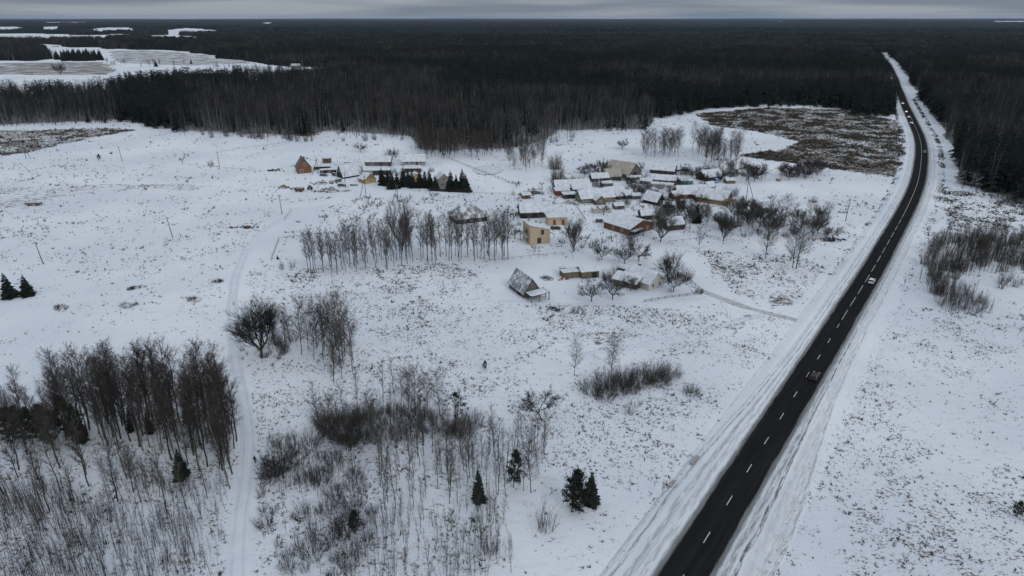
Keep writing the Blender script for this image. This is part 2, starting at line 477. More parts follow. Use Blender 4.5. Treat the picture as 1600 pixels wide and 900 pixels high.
def cover_masks(x, y, warp=True):
    x = np.asarray(x, dtype=float).ravel(); y = np.asarray(y, dtype=float).ravel()
    u, v = project(x, y, hgt(x, y))
    r = np.hypot(x, y)
    k = np.clip(r / 400.0, 0.3, 6)
    if warp:
        uj = u + (vnoise(x, y, 14, 1) - 0.5) * 10 / np.maximum(k, 0.5) + (vnoise(x, y, 70, 61) - .5) * 14 * smooth(900, 1400, r)
        vj = v + (vnoise(x, y, 11, 2) - 0.5) * 5 / np.maximum(k, 0.5) ** 2 + (vnoise(x, y, 110, 62) - .5) * .09 * np.clip(v - 30, 0, 60) * smooth(900, 1400, r)
    else: uj, vj = u, v
    behind = v > 2500
    ev = np.interp(uj, EDGE[:, 0], EDGE[:, 1])
    forest = (vj < ev) & ~behind
    field = pip(uj, vj, FIELD)
    far = np.zeros_like(field)
    for p in FAR_FIELDS: far |= pip(uj, vj, p)
    d, _ = road_dist(x, y)
    road = (d > -11 - 0.0 * r) & (d < 15 + 6 * vnoise(x, y, 30, 3))
    forest = forest & ~field & ~far & ~road
    cover_masks.depth = np.where(forest, smooth(0.0, 1.0, (ev - vj) / np.clip((ev - 27) * .05, .5, 12)), 0.0)
    return u, v, uj, vj, forest, field | far, d

# ------------------------------------------------------------------ ground sheet
def build_ground():
    ys = [-160.0]
    while ys[-1] < 34000:
        y = ys[-1]; ys.append(y + max(2.5, (y - 120) * 0.0105))
    ys = np.array(ys); nc = 361
    tt = np.linspace(-1, 1, nc); tt = 0.75 * tt + 0.25 * tt ** 3
    hw = 260 + 1.15 * np.maximum(ys, 0)
    X = tt[None, :] * hw[:, None]; Y = np.repeat(ys[:, None], nc, 1)
    x, y = X.ravel(), Y.ravel()
    z = hgt(x, y)
    u, v, uj, vj, forest, field, d = cover_masks(x, y)
    # embankment of the road: the sheet dips under the verge strips and meets them outside
    near = np.where(d > 0, d - HALF - VR, -d - HALF - VL)
    _, idx = road_dist(x, y)
    dip = 1 - smooth(-3.0, 0.5, near)
    z = z - 0.55 * dip * (np.abs(d) < 40)
    tan = np.zeros(len(x)); tuft = np.full(len(x), 0.30)
    def put(arr, poly, val):
        m = pip(uj, vj, poly); arr[m] = val
    put(tuft, [(-900, 240), (420, 250), (470, 330), (360, 420), (360, 620), (-900, 640)], 0.26)
    put(tuft, [(390, 425), (720, 410), (790, 470), (780, 620), (560, 640), (395, 650)], 0.62)
    put(tuft, [(780, 470), (1010, 480), (1250, 500), (1240, 560), (1120, 660), (1000, 800), (860, 700), (770, 620)], 0.50)
    put(tuft, [(840, 485), (1010, 480), (1130, 500), (960, 540), (850, 530)], 0.75)
    put(tuft, [(1090, 390), (1250, 400), (1290, 420), (1240, 480), (1150, 460)], 0.66)
    put(tuft, [(800, 640), (960, 650), (1010, 720), (1000, 880), (860, 900), (800, 760)], 0.45)
    put(tuft, [(-300, 640), (370, 700), (360, 1000), (-300, 1100)], 0.72)
    put(tuft, [(400, 650), (760, 640), (800, 760), (760, 1000), (400, 1000)], 0.68)
    put(tuft, [(1180, 900), (1300, 640), (1420, 480), (1700, 500), (1700, 1000)], 0.46)
    put(tuft, [(1330, 780), (1420, 740), (1560, 770), (1750, 760), (1750, 1000), (1330, 1000)], 0.80)
    put(tuft, [(1420, 510), (1560, 500), (1600, 560), (1500, 590), (1440, 560)], 0.64)
    put(tuft, [(1470, 290), (1640, 320), (1640, 360), (1480, 360)], 0.62)
    put(tuft, [(860, 200), (1010, 212), (1170, 260), (1000, 250), (890, 250)], 0.50)
    put(tuft, [(760, 400), (1090, 395), (1110, 450), (1000, 478), (780, 475)], 0.05)
    put(tan, [(1085, 178), (1200, 168), (1320, 172), (1405, 190), (1412, 250), (1400, 278), (1300, 265), (1200, 240), (1250, 222), (1180, 205), (1110, 196)], 1.05)
    put(tan, [(1150, 243), (1200, 236), (1300, 238), (1400, 262), (1395, 278), (1290, 262)], 1.18)
    put(tan, [(-500, 205), (60, 203), (160, 200), (215, 203), (100, 225), (40, 240), (-500, 262)], 1.0)
    put(tan, [(-500, 300), (60, 290), (180, 285), (330, 290), (300, 297), (120, 300), (60, 322), (-500, 335)], 0.80)
    put(tan, [(-700, 117), (60, 118), (170, 117), (185, 108), (165, 99), (0, 99), (-700, 101)], 1.08)
    put(tan, [(170, 80), (285, 80), (340, 90), (400, 100), (300, 104), (200, 101), (170, 95)], 0.98)
    put(tan, [(283, 440), (345, 436), (350, 448), (300, 462), (285, 455)], 0.7)
    put(tan, [(845, 488), (872, 484), (876, 525), (862, 540), (852, 515)], 0.75)
    put(tan, [(630, 598), (660, 590), (700, 580), (712, 592), (690, 602), (640, 606)], .7)
    put(tan, [(900, 515), (990, 505), (1010, 520), (930, 545)], 0.8)
    put(tan, [(1100, 400), (1180, 405), (1200, 430), (1120, 425)], 0.85)
    put(tan, [(1115, 500), (1170, 495), (1160, 512), (1120, 518)], 0.9)
    put(tan, [(1190, 465), (1250, 455), (1235, 480), (1200, 485)], 0.9)
    put(tan, [(390, 628), (420, 626), (420, 638), (392, 640)], 0.9)
    tuft[field] = 0.1
    cov = np.ones((len(x), 4), dtype=np.float32)
    cov[:, 0] = tan; cov[:, 1] = tuft; cov[:, 2] = cover_masks.depth
    me = mesh_np('ground', np.stack([x, y, z], 1), grid_faces(len(ys), nc), 'snow_ground', True)
    a = me.attributes.new('cover', 'FLOAT_COLOR', 'POINT'); a.data.foreach_set('color', cov.ravel())
    o = bpy.data.objects.new('ground', me); COL.objects.link(o); tag(o, kind='structure')
build_ground()

# ------------------------------------------------------------------ road, verges, markings
def strip(name, s0, s1, ds, offs, zfun, mat, both=True):
    n = max(2, int((s1 - s0) / ds) + 1)
    sv = np.linspace(s0, s1, n)
    px_, py_, nx_, ny_, rz_ = (np.interp(sv, S, a) for a in (cx, cy, NX, NY, RZ))
    V = []; UV = []
    for k in range(n):
        for o_ in offs:
            x = px_[k] + nx_[k] * o_; y = py_[k] + ny_[k] * o_
            V.append((x, y, rz_[k])); UV.append((sv[k], o_))
    V = np.array(V); UV = np.array(UV)
    V[:, 2] = zfun(V[:, 0], V[:, 1], V[:, 2], UV[:, 0], UV[:, 1])
    me = mesh_np(name, V, grid_faces(n, len(offs)), mat, True)
    uvl = me.uv_layers.new(name='along')
    li = np.empty(len(me.loops), dtype=np.int32); me.loops.foreach_get('vertex_index', li)
    uvl.data.foreach_set('uv', UV[li].astype(np.float32).ravel())
    o = bpy.data.objects.new(name, me); COL.objects.link(o)
    return o
t = NT('asphalt')
uv = t.n('ShaderNodeUVMap').outputs[0]
f1 = t.noise(uv, 0.8, 4, 0.6, (0.05, 1.4, 1)); f2 = t.noise(t.pos(), 6.0, 3, 0.7)
c = t.mix(t.ramp(f1, 0.3, 0.7), (0.0105, 0.0105, 0.011), (0.017, 0.017, 0.0175))
c = t.mix(t.math('MULTIPLY', t.ramp(f2, 0.5, 0.8), 0.3), c, (0.03, 0.03, 0.031))
g1 = t.noise(uv, 0.5, 5, 0.7, (0.02, 1.0, 1))
c = t.mix(t.math('MULTIPLY', t.ramp(g1, 0.52, 0.72), 0.3), c, (0.04, 0.04, 0.041))
sx = t.n('ShaderNodeSeparateXYZ'); t.l(uv, sx.inputs[0])
ed = t.math('ABSOLUTE', sx.outputs[1])
ed = t.math('ADD', ed, t.math('MULTIPLY', t.math('SUBTRACT', t.noise(uv, 0.5, 5, 0.65, (0.25, 2, 1)), 0.5), 1.1))
c = t.mix(t.math('MULTIPLY', t.ramp(ed, HALF - 0.55, HALF + 0.1), 0.75), c, (0.30, 0.30, 0.30))
t.color(c); t.rough(0.95, 0.06)

def verge_mat(name, bands):
    """ploughed snow beside the asphalt; bands: (centre, half width, strength, colour) of slush and bare soil along the road"""
    t = NT(name)
    uv = t.n('ShaderNodeUVMap').outputs[0]
    sx = t.n('ShaderNodeSeparateXYZ'); t.l(uv, sx.inputs[0])
    d = t.math('ABSOLUTE', sx.outputs[1])
    wob = t.math('MULTIPLY', t.math('SUBTRACT', t.noise(uv, 0.35, 3, 0.5, (0.12, 0.0, 1)), 0.5), 2.2)
    P = t.pos()
    c = t.mix(t.ramp(t.noise(P, 0.018, 4, 0.55), 0.3, 0.72), (0.63, 0.665, 0.725), (0.77, 0.795, 0.83))
    # slush belt is wide on the near stretch (lay-by) and narrows with distance along the road
    nar = t.ramp(sx.outputs[0], 335.0, 430.0, 0.0, 1.0)
    dd = t.math('MULTIPLY', t.math('SUBTRACT', d, HALF), t.math('ADD', 1.0, t.math('MULTIPLY', nar, 1.1)))
    dw = t.math('ADD', t.math('ADD', dd, HALF), wob)
    st = t.noise(uv, 1.0, 6, 0.75, (0.13, 1.3, 1))
    st2 = t.noise(uv, 0.8, 6, 0.75, (0.35, 2.5, 1))
    fall = t.ramp(dd, 0.8, 7.4, 1.0, 0.0)
    c = t.mix(t.math('MULTIPLY', t.ramp(st, 0.44, 0.72), t.math('MULTIPLY', fall, 0.62)), c, (0.32, 0.325, 0.335))
    for cen, hwid, strg, col in bands:
        q = t.math('ABSOLUTE', t.math('SUBTRACT', dw, HALF + cen))
        q = t.ramp(q, hwid * 0.3, hwid, 1.0, 0.0)
        q = t.math('MULTIPLY', q, t.ramp(st2, 0.38, 0.58))
        c = t.mix(t.math('MULTIPLY', q, strg), c, col)
    spk = t.ramp(t.noise(P, 1.5, 4, 0.68, (0.75, 1.1, 1.0)), 0.60, 0.67)
    c = t.mix(t.math('MULTIPLY', spk, t.ramp(d, HALF + 4.0, HALF + 7.5, 0.0, 0.85)), c, (0.11, 0.10, 0.075))
    fn = t.noise(P, 2.6, 4, 0.75)
    c = t.mix(t.math('MULTIPLY', t.ramp(fn, 0.55, 0.75), 0.4), c, (0.30, 0.29, 0.28))
    e = t.math('ADD', d, t.math('MULTIPLY', t.math('SUBTRACT', st2, 0.5), 1.3))
    c = t.mix(t.ramp(e, HALF + 0.15, HALF + 0.9, 0.85, 0.0), c, (0.10, 0.098, 0.095))
    t.color(c); t.rough(0.85, 0.15)
    t.bump(t.math('ADD', st, st2), 0.35, 0.2)
verge_mat('verge_snow_left', [(1.9, 0.7, 0.55, (0.25, 0.245, 0.24)), (3.7, 0.8, 0.6, (0.22, 0.22, 0.225)), (5.8, 0.45, 0.7, (0.16, 0.15, 0.14)), (7.0, 0.6, 0.5, (0.30, 0.30, 0.31))])
verge_mat('verge_snow_right', [(1.6, 0.9, 0.8, (0.26, 0.245, 0.225)), (2.9, 0.5, 0.95, (0.10, 0.088, 0.07)), (4.6, 1.1, 0.5, (0.42, 0.41, 0.395)), (6.3, 1.2, 0.55, (0.36, 0.35, 0.33)), (7.6, 0.5, 0.6, (0.20, 0.18, 0.15))])

def z_road(x, y, z, s, d):
    return z + 0.03 - 0.02 * np.abs(d) / HALF * 1.2
S1 = S[-1]
road = strip('road', 0, S1, 3.0, np.array([-1, -0.66, -0.33, 0, 0.33, 0.66, 1]) * HALF, z_road, 'asphalt'); tag(road, kind='structure')
def z_verge(side):
    W = VR if side > 0 else VL
    def f(x, y, z, s, d):
        a = np.abs(d) - HALF
        g = hgt(x, y)
        bank = 0.30 * np.exp(-((a - 2.2) / 0.8) ** 2) * (0.4 + 1.2 * vnoise(s, d * 0, 5, 4)) + 0.22 * np.exp(-((a - 4.6) / 1.0) ** 2) * vnoise(s, d * 0, 9, 8) * 1.5
        bump = 0.16 * (vnoise(s, d * 4, 2.0, 6) - 0.5) * smooth(0.2, 1.0, a)
        k = smooth(4.0, W, a)
        zz = (z - 0.04) * (1 - k) + (g + 0.02) * k + bank + bump
        return np.where(a < 0.01, z - 0.05, np.where(a > W - 0.05, g - 0.25, zz))
    return f
offL = -(HALF + np.array([VL, VL - 0.4, 6.8, 6.0, 5.2, 4.5, 3.8, 3.1, 2.5, 1.9, 1.3, 0.8, 0.35, -0.15]))
offR = HALF + np.array([-0.15, 0.35, 0.8, 1.3, 1.8, 2.3, 2.8, 3.4, 4.0, 4.7, 5.5, 6.3, 7.2, VR - 0.5, VR])
o = strip('snowy_verge', 0, S1, 1.5, offL, z_verge(-1), 'verge_snow_left'); tag(o, kind='structure')
o = strip('snowy_verge', 0, S1, 1.5, offR, z_verge(1), 'verge_snow_right'); tag(o, kind='structure')

t = NT('road_paint'); f = t.noise(t.pos(), 3.0, 4, 0.7)
t.color(t.mix(t.ramp(f, 0.35, 0.7), (0.62, 0.62, 0.60), (0.40, 0.40, 0.39))); t.rough(0.7)
def dash(s0, s1, off=0.0, w=0.14):
    n = max(2, int((s1 - s0) / 3.0) + 1)
    sv = np.linspace(s0, s1, n); mb = MB()
    for k in range(n):
        a = road_pt(sv[k], off - w / 2, 0.045); b = road_pt(sv[k], off + w / 2, 0.045)
        mb.v += [tuple(a), tuple(b)]
    for k in range(n - 1): mb.f.append((2 * k, 2 * k + 1, 2 * k + 3, 2 * k + 2))
    mb.build('lane_dash', 'road_paint', road)
sA = road_s(1104, 843); sB = road_s(1308, 513); sC = road_s(1405, 350); sD = road_s(1421, 180)
per = (sB - sA) / round((sB - sA) / 12.0)
for k in range(-4, int(round((sB - sA) / per)) + 1): dash(sA + k * per - 1.6, sA + k * per + 1.6)
s = sB + 5
while s < sC: dash(s, s + 8.6); s += 12.0
dash(s, sD)

# ------------------------------------------------------------------ packed-snow tracks
t = NT('packed_snow')
uv = t.n('ShaderNodeUVMap').outputs[0]
sx = t.n('ShaderNodeSeparateXYZ'); t.l(uv, sx.inputs[0])
c = t.mix(t.ramp(t.noise(t.pos(), 0.25, 5, 0.6), 0.3, 0.7), (0.60, 0.64, 0.70), (0.68, 0.715, 0.765))
rut = t.math('ABSOLUTE', t.math('SUBTRACT', t.math('ABSOLUTE', t.math('ADD', sx.outputs[1], t.math('MULTIPLY', t.math('SUBTRACT', t.noise(uv, 0.2, 2, 0.5, (1, 0, 1)), 0.5), 0.5))), 0.85))
c = t.mix(t.math('MULTIPLY', t.ramp(rut, 0.1, 0.4, 1, 0), t.ramp(t.noise(uv, 0.6, 4, 0.6, (0.3, 2, 1)), 0.35, 0.65, 0.15, 0.5)), c, (0.46, 0.48, 0.52))
t.color(c); t.rough(0.8, 0.15); t.bump(rut, 0.3, 0.1)
t = NT('packed_slush')
c = t.mix(t.ramp(t.noise(t.pos(), 0.35, 5, 0.65), 0.3, 0.7), (0.36, 0.365, 0.38), (0.56, 0.575, 0.60))
t.color(c); t.rough(0.8, 0.15)
def track(path, w, mat, name='snow_track'):
    P = [at(u, v) for u, v in path]; P = np.array([(p.x, p.y) for p in P])
    s_ = np.concatenate([[0], np.cumsum(np.hypot(*np.diff(P, axis=0).T))])
    sv = np.arange(0, s_[-1], 1.5)
    x = smooth1(np.interp(sv, s_, P[:, 0]), 6); y = smooth1(np.interp(sv, s_, P[:, 1]), 6)
    gx, gy = np.gradient(x), np.gradient(y); l = np.hypot(gx, gy); nx_, ny_ = gy / l, -gx / l
    offs = np.linspace(-1, 1, 9); V = []; UV = []
    for k in range(len(sv)):
        wj = w * (0.92 + 0.25 * (float(vnoise(sv[k], 0.0, 4.0, 17)) - 0.5))
        for o_ in offs:
            q = o_ * wj / 2; xx = x[k] + nx_[k] * q; yy = y[k] + ny_[k] * q
            zz = float(hgt(xx, yy)) + (0.055 if abs(o_) < 0.95 else -0.05)
            zz -= 0.03 * math.exp(-((abs(q) - 0.85) / 0.25) ** 2)
            V.append((xx, yy, zz)); UV.append((sv[k], q))
    V = np.array(V); UV = np.array(UV, dtype=np.float32)
    me = mesh_np(name, V, grid_faces(len(sv), 9), mat, True)
    uvl = me.uv_layers.new(name='along')
    li = np.empty(len(me.loops), dtype=np.int32); me.loops.foreach_get('vertex_index', li)
    uvl.data.foreach_set('uv', UV[li].ravel())
    o = bpy.data.objects.new(name, me); COL.objects.link(o); tag(o, kind='structure')
track([(366, 1000), (370, 900), (372, 850), (378, 790), (387, 730), (389, 680), (382, 630), (372, 590), (365, 540), (362, 480), (367, 435), (383, 395), (408, 362), (448, 337), (520, 318)], 4.2, 'packed_snow')
track([(1092, 452), (1120, 464), (1160, 479), (1205, 491), (1245, 500), (1262, 505)], 3.6, 'packed_slush')
track([(470, 260), (520, 276), (580, 288), (640, 296), (680, 305), (705, 322), (720, 340)], 2.8, 'packed_snow')
track([(900, 555), (980, 543), (1060, 527), (1130, 508), (1195, 491)], 3.0, 'packed_snow')
track([(780, 470), (880, 476), (960, 477), (1050, 471), (1110, 466)], 3.2, 'packed_snow')

# ------------------------------------------------------------------ buildings
BR = random.Random(21)
BLD = []
def prism(mb, sec, x0, x1):
    """extrude a (y, z) section along x"""
    n = len(sec); k = len(mb.v)
    for x in (x0, x1): mb.v += [(x, y, z) for y, z in sec]
    for i in range(n):
        j = (i + 1) % n; mb.f.append((k + i, k + j, k + n + j, k + n + i))
    mb.f.append(tuple(k + i for i in reversed(range(n)))); mb.f.append(tuple(k + n + i for i in range(n)))
def snow_sheet(parent, zf, x0, x1, y0, y1, t, seed, mid=None):
    nx = max(6, int((x1 - x0) / .9)); ny = max(6, int((y1 - y0) / .8))
    ysv = list(np.linspace(y0, y1, ny + 1))
    if mid is not None:
        ysv[int(np.argmin([abs(q - mid) for q in ysv]))] = mid; ysv.sort()
    V = []; xs = np.linspace(x0, x1, nx + 1)
    for i, x in enumerate(xs):
        for j, y in enumerate(ysv):
            edge = i in (0, nx) or j in (0, ny)
            n = float(vnoise(x + seed * 13.7, y + seed * 5.1, 2.2, seed))
            V.append((x, y, zf(y) + (-.02 if edge else t * (.45 + 1.0 * n))))
    me = mesh_np('snow_layer', V, grid_faces(nx + 1, len(ysv)), 'roof_snow', True)
    o = bpy.data.objects.new('snow_layer', me); COL.objects.link(o); o.parent = parent
def opening(root, L, W, side, pos, z, w, h, frame='white_paint', pane='window_glass', name='window', sub='pane', wall_y=None):
    """window or door on a side: f/b long sides, l/r gable ends; pos in metres along the side"""
    def bx(a0, a1, z0, z1, o0, o1):
        mb = MB()
        if side == 'f': mb.box(a0, a1, -W / 2 - o1, -W / 2 - o0, z0, z1)
        elif side == 'b': mb.box(a0, a1, W / 2 + o0, W / 2 + o1, z0, z1)
        elif side == 'r': mb.box(L / 2 + o0, L / 2 + o1, a0, a1, z0, z1)
        else: mb.box(-L / 2 - o1, -L / 2 - o0, a0, a1, z0, z1)
        return mb
    f = bx(pos - w / 2 - .1, pos + w / 2 + .1, z - .1, z + h + .1, -.05, .05).build(name, frame, root)
    if sub: bx(pos - w / 2, pos + w / 2, z, z + h, -.02, .065).build(sub, pane, f)
    if sub == 'pane':
        bx(pos - .03, pos + .03, z, z + h, .05, .08).build('glazing_bar', frame, f)
    return f
def house(name, label, cat, u, v, a, L, W, hw, hr, wall, roof='slate_thick', snow=.16, over=.45, wins=(), doors=(), chim=None, style='gable', hw2=None, group=None, gable_mat=None):
    zc = hw + (hr * .5 if style in ('gable', 'hip') else 0)
    p = at(u, v, zc); p.z = float(hgt(p.x, p.y)) - .05
    root = empty(name, p, R(a)); tag(root, label, cat, group); BLD.append((p.x, p.y, max(W, L * .8) * .5 + 1.0))
    mb = MB(); e = .03
    if style == 'gable': prism(mb, [(-W / 2, -.4), (W / 2, -.4), (W / 2, hw), (0, hw + hr - e), (-W / 2, hw)], -L / 2, L / 2)
    elif style == 'shed': prism(mb, [(-W / 2, -.4), (W / 2, -.4), (W / 2, hw2), (-W / 2, hw)], -L / 2, L / 2)
    elif style == 'xshed':   # falls along x: hw at -x, hw2 at +x
        k = [(-L / 2, -.4), (L / 2, -.4), (L / 2, hw2), (-L / 2, hw)]
        m2 = MB(); prism(m2, k, -W / 2, W / 2); mb.v = [(y, x, z) for x, y, z in m2.v]; mb.f = [tuple(reversed(f)) for f in m2.f]
    else: mb.box(-L / 2, L / 2, -W / 2, W / 2, -.4, hw)
    mb.build('wall', wall, root)
    t = .16; seed = BR.randrange(1, 500)
    if style == 'gable':
        sl = hr / (W / 2); ye = W / 2 + over; ze = hw - over * sl
        sec = [(-ye, ze), (0, hw + hr), (ye, ze), (ye, ze + t), (0, hw + hr + t), (-ye, ze + t)]
        mb = MB(); prism(mb, sec, -L / 2 - over, L / 2 + over); r = mb.build('roof', roof, root)
        if snow: snow_sheet(r, lambda y: hw + hr + t - abs(y) * sl, -L / 2 - over + .05, L / 2 + over - .05, -ye + .06, ye - .06, snow, seed, 0.0)
        if gable_mat:
            for sx_ in (-1, 1):
                g = MB(); x = sx_ * (L / 2 + .03); g.face([(x, -W / 2 + .1, hw + .05), (x, W / 2 - .1, hw + .05), (x, 0, hw + hr - .25)]); g.build('gable_boards', gable_mat, root)
    elif style == 'hip':
        ye = W / 2 + over; xe = L / 2 + over; ze = hw - .15; zr = hw + hr; rx = max(.5, L / 2 - W * .38)
        def hipm(dz, ins):
            mb = MB(); A = [(-xe + ins, -ye + ins, ze + dz), (xe - ins, -ye + ins, ze + dz), (xe - ins, ye - ins, ze + dz), (-xe + ins, ye - ins, ze + dz), (-rx, 0, zr + dz), (rx, 0, zr + dz)]
            mb.v = A; mb.f = [(0, 1, 5, 4), (1, 2, 5), (2, 3, 4, 5), (3, 0, 4), (3, 2, 1, 0)]; return mb
        r = hipm(0, 0).build('roof', roof, root)
        if snow:
            s_ = hipm(snow + .05, .15).build('snow_layer', 'roof_snow', r)
    elif style == 'shed':
        ye = W / 2 + over; sl = (hw2 - hw) / W
        zf = lambda y: hw + (y + W / 2) * sl
        mb = MB(); prism(mb, [(-ye, zf(-ye)), (ye, zf(ye)), (ye, zf(ye) + t), (-ye, zf(-ye) + t)], -L / 2 - over, L / 2 + over); r = mb.build('roof', roof, root)
        if snow: snow_sheet(r, lambda y: zf(y) + t, -L / 2 - over + .06, L / 2 + over - .06, -ye + .06, ye - .06, snow, seed)
    elif style == 'xshed':
        sl = (hw2 - hw) / L; xe = L / 2 + over
        zf = lambda x: hw + (x + L / 2) * sl
        m2 = MB(); prism(m2, [(-xe, zf(-xe)), (xe, zf(xe)), (xe, zf(xe) + t), (-xe, zf(-xe) + t)], -W / 2 - over, W / 2 + over)
        mb = MB(); mb.v = [(y, x, z) for x, y, z in m2.v]; mb.f = [tuple(reversed(f)) for f in m2.f]; r = mb.build('roof', roof, root)
        if snow:
            m3 = MB(); m3.v = []; nx, ny = 10, 8
            V = []
            for i in range(nx + 1):
                for j in range(ny + 1):
                    x = -xe + .1 + (2 * xe - .2) * i / nx; y = (-W / 2 - over + .1) + (W + 2 * over - .2) * j / ny
                    ed = i in (0, nx) or j in (0, ny); V.append((x, y, zf(x) + t + (-.02 if ed else snow * (.4 + float(vnoise(x, y, 2.0, seed))))))
            me = mesh_np('snow_layer', V, grid_faces(nx + 1, ny + 1), 'roof_snow', True); o = bpy.data.objects.new('snow_layer', me); COL.objects.link(o); o.parent = r
    else:
        mb = MB(); mb.box(-L / 2 - over, L / 2 + over, -W / 2 - over, W / 2 + over, hw, hw + t); r = mb.build('roof', roof, root)
        if snow: snow_sheet(r, lambda y: hw + t, -L / 2 - over + .05, L / 2 + over - .05, -W / 2 - over + .05, W / 2 + over - .05, snow, seed)
    for w_ in wins: opening(root, L, W, *w_)
    for d_ in doors: opening(root, L, W, *d_[:5], frame=d_[5] if len(d_) > 5 else 'dark_wood', name='door', sub=None)
    if chim:
        for (cx_, cy_, hh) in chim:
            zt = hw + hr - abs(cy_) * (hr / (W / 2)) if style == 'gable' else hw
            mb = MB(); mb.box(cx_ - .35, cx_ + .35, cy_ - .35, cy_ + .35, zt - .3, zt + hh); c_ = mb.build('chimney', 'chimney_brick', r)
            mb = MB(); mb.box(cx_ - .42, cx_ + .42, cy_ - .42, cy_ + .42, zt + hh, zt + hh + .15); mb.build('chimney_cap', 'roof_snow', c_)
    return root

# farm at upper left
house('brick_cottage', 'small brown brick cottage with steep dark roof at the far left of the farm', 'house', 473, 252, -66, 8.5, 7.6, 3.2, 5.4, 'brick_brown', 'slate_bare', 0, .5,
      [('r', -1.6, .9, 1.5, 1.3), ('r', 0.3, 4.3, 1.9, 1.2), ('f', 0, .9, 1.2, 1.2)], chim=[(-1, 1, 1.3)])
house('garden_hut', 'tiny brown flat-roofed hut behind the brick cottage', 'hut', 510.5, 247, 8, 4.8, 3.6, 2.7, 0, 'brown_wood', 'slate_bare', .15, .3, [('f', 0, 1.1, 1.6, .9, 'brown_wood')], style='flat')
house('low_shed', 'low dark shed with white roof between brick cottage and black A-frame', 'shed', 503, 258, 8, 9, 4, 1.9, .5, 'dark_wood', 'slate_thick', .15, .35, doors=[('f', 1.5, 0, 2.2, 1.6, 'black_wood')])
house('low_shed', 'second low shed with snow roof left of the black A-frame', 'shed', 514, 264, 12, 10, 3.5, 1.8, .3, 'grey_wood', 'slate_thin', .12, .3, doors=[('f', 2.5, 0, 2.6, 1.5, 'black_wood'), ('f', -2, 0, 2, 1.5, 'black_wood')])
house('a_frame_house', 'black-gabled A-frame house with long snowy roof in the farm', 'house', 549, 262, 44, 15, 6.8, 1.7, 5.6, 'black_wood', 'slate_thick', .16, .5,
      [('l', 0, 3.2, 1.3, 1.2)], doors=[('f', 2, 0, 1.1, 1.7)])
house('lean_to', 'low snow-roofed lean-to at the front of the A-frame house', 'lean-to', 545, 268, 22, 6, 3, 1.6, 0, 'black_wood', 'slate_thick', .15, .3, style='shed', hw2=2.0)
house('long_barn', 'very long low barn with grey snowy roof at the back of the farm', 'barn', 575, 247, 2, 27, 7.5, 2.6, 2.4, 'grey_wood', 'slate_thick', .1, .5, [('f', -6, 1, 1, .9), ('f', 3, 1, 1, .9)], doors=[('f', -10, 0, 2.4, 2.2), ('f', 8, 0, 2.4, 2.2)])
house('garage_barn', 'dark long building with pale garage door in front of the long barn', 'garage', 588, 263, 3, 15, 6, 2.8, .9, 'dark_wood', 'slate_thin', .12, .5, doors=[('f', -3.6, 0, 3.4, 2.3, 'pale_plaster'), ('f', 2, 0, 1.2, 2.1, 'black_wood')])
house('farm_house', 'farm house with broad snow roof behind the spruce row', 'house', 647, 245, 3, 12.5, 9, 2.8, 3.0, 'grey_plaster', 'slate_thick', .16, .6, [('f', -4, 1, 1.2, 1.2), ('f', -1, 1, 1.2, 1.2), ('f', 4, 1, 1.2, 1.2)], doors=[('f', 1.8, 0, 1.1, 2.1)], chim=[(2, .8, 1.0), (4, .8, 1.0)])
house('porch', 'snow-covered porch roof at the front of the farm house', 'porch', 650, 250, 3, 4.5, 3.2, 2.3, 0, 'grey_plaster', 'slate_thick', .14, .3, style='shed', hw2=2.7)
house('outbuilding', 'low white-roofed outbuilding between farm house and spruce row', 'shed', 645, 260, 2, 9, 4.5, 2.2, .9, 'dark_wood', 'slate_thick', .16, .4, doors=[('f', 1, 0, 1.4, 1.8)])
house('yellow_cabin', 'ochre timber cabin with low wide roof at the farm entrance', 'cabin', 573, 274, -48, 7, 6.6, 2.1, 3.0, 'ochre_paint', 'slate_bare', .1, .5, [('r', 0, 1.0, 1.3, 1.0)], gable_mat='tan_wood')
house('ochre_hut', 'narrow ochre-gabled hut hidden among the spruces', 'hut', 649, 272, -75, 5, 3.6, 2.6, 2.6, 'ochre_paint', 'slate_thick', .12, .3, [('r', 0, 1, .9, 1.1)])
house('grey_house', 'grey two-storey gabled house rising above the hedge of spruces', 'house', 691, 273, -72, 8, 5.8, 4.4, 2.8, 'grey_plaster', 'slate_thin', .12, .4, [('r', -1.3, 1, 1, 1.2), ('r', 1.3, 1, 1, 1.2), ('r', 0, 4, 1, 1.1)])
# village centre
house('hip_roofed_house', 'large house with pyramid-like snow roof left of the birch row', 'house', 731, 327, 22, 14, 11.5, 2.3, 4.4, 'dark_wood', 'slate_thin', 0, .9, [('f', -3.5, .9, 1.2, 1.2), ('f', 0, .9, 1.2, 1.2), ('f', 3.5, .9, 1.2, 1.2)], style='hip')
house('old_barn', 'dark wooden barn with sagging snow roof behind the beige house', 'barn', 836, 321, 9, 14, 8, 3.0, 3.2, 'black_wood', 'slate_thin', .12, .6, doors=[('f', -3, 0, 2.6, 2.5, 'dark_wood'), ('f', 3, 0, 2.2, 2.3, 'dark_wood')])
bh = house('beige_house', 'two-storey beige plastered house with single-pitch roof', 'house', 838, 346, 17, 8.2, 9.2, 7.9, 0, 'beige_plaster', 'slate_thick', .12, .4,
           [('f', 1.0, 3.9, 1.1, 1.8, 'brown_wood'), ('f', -.3, .5, 1.5, 2.1, 'grey_wood'), ('l', 0, 3.8, 3.0, 1.9, 'grey_wood'), ('l', -1, .6, 2.2, 1.9, 'grey_wood')], style='xshed', hw2=5.7)
mb = MB(); mb.box(-5.6, -4.1, -4.2, 3.6, 3.0, 3.2); bal = mb.build('balcony', 'concrete', bh)
mb = MB(); mb.box(-5.65, -5.58, -4.2, 3.6, 3.2, 4.2)
mb.build('railing', 'pale_plaster', bal)
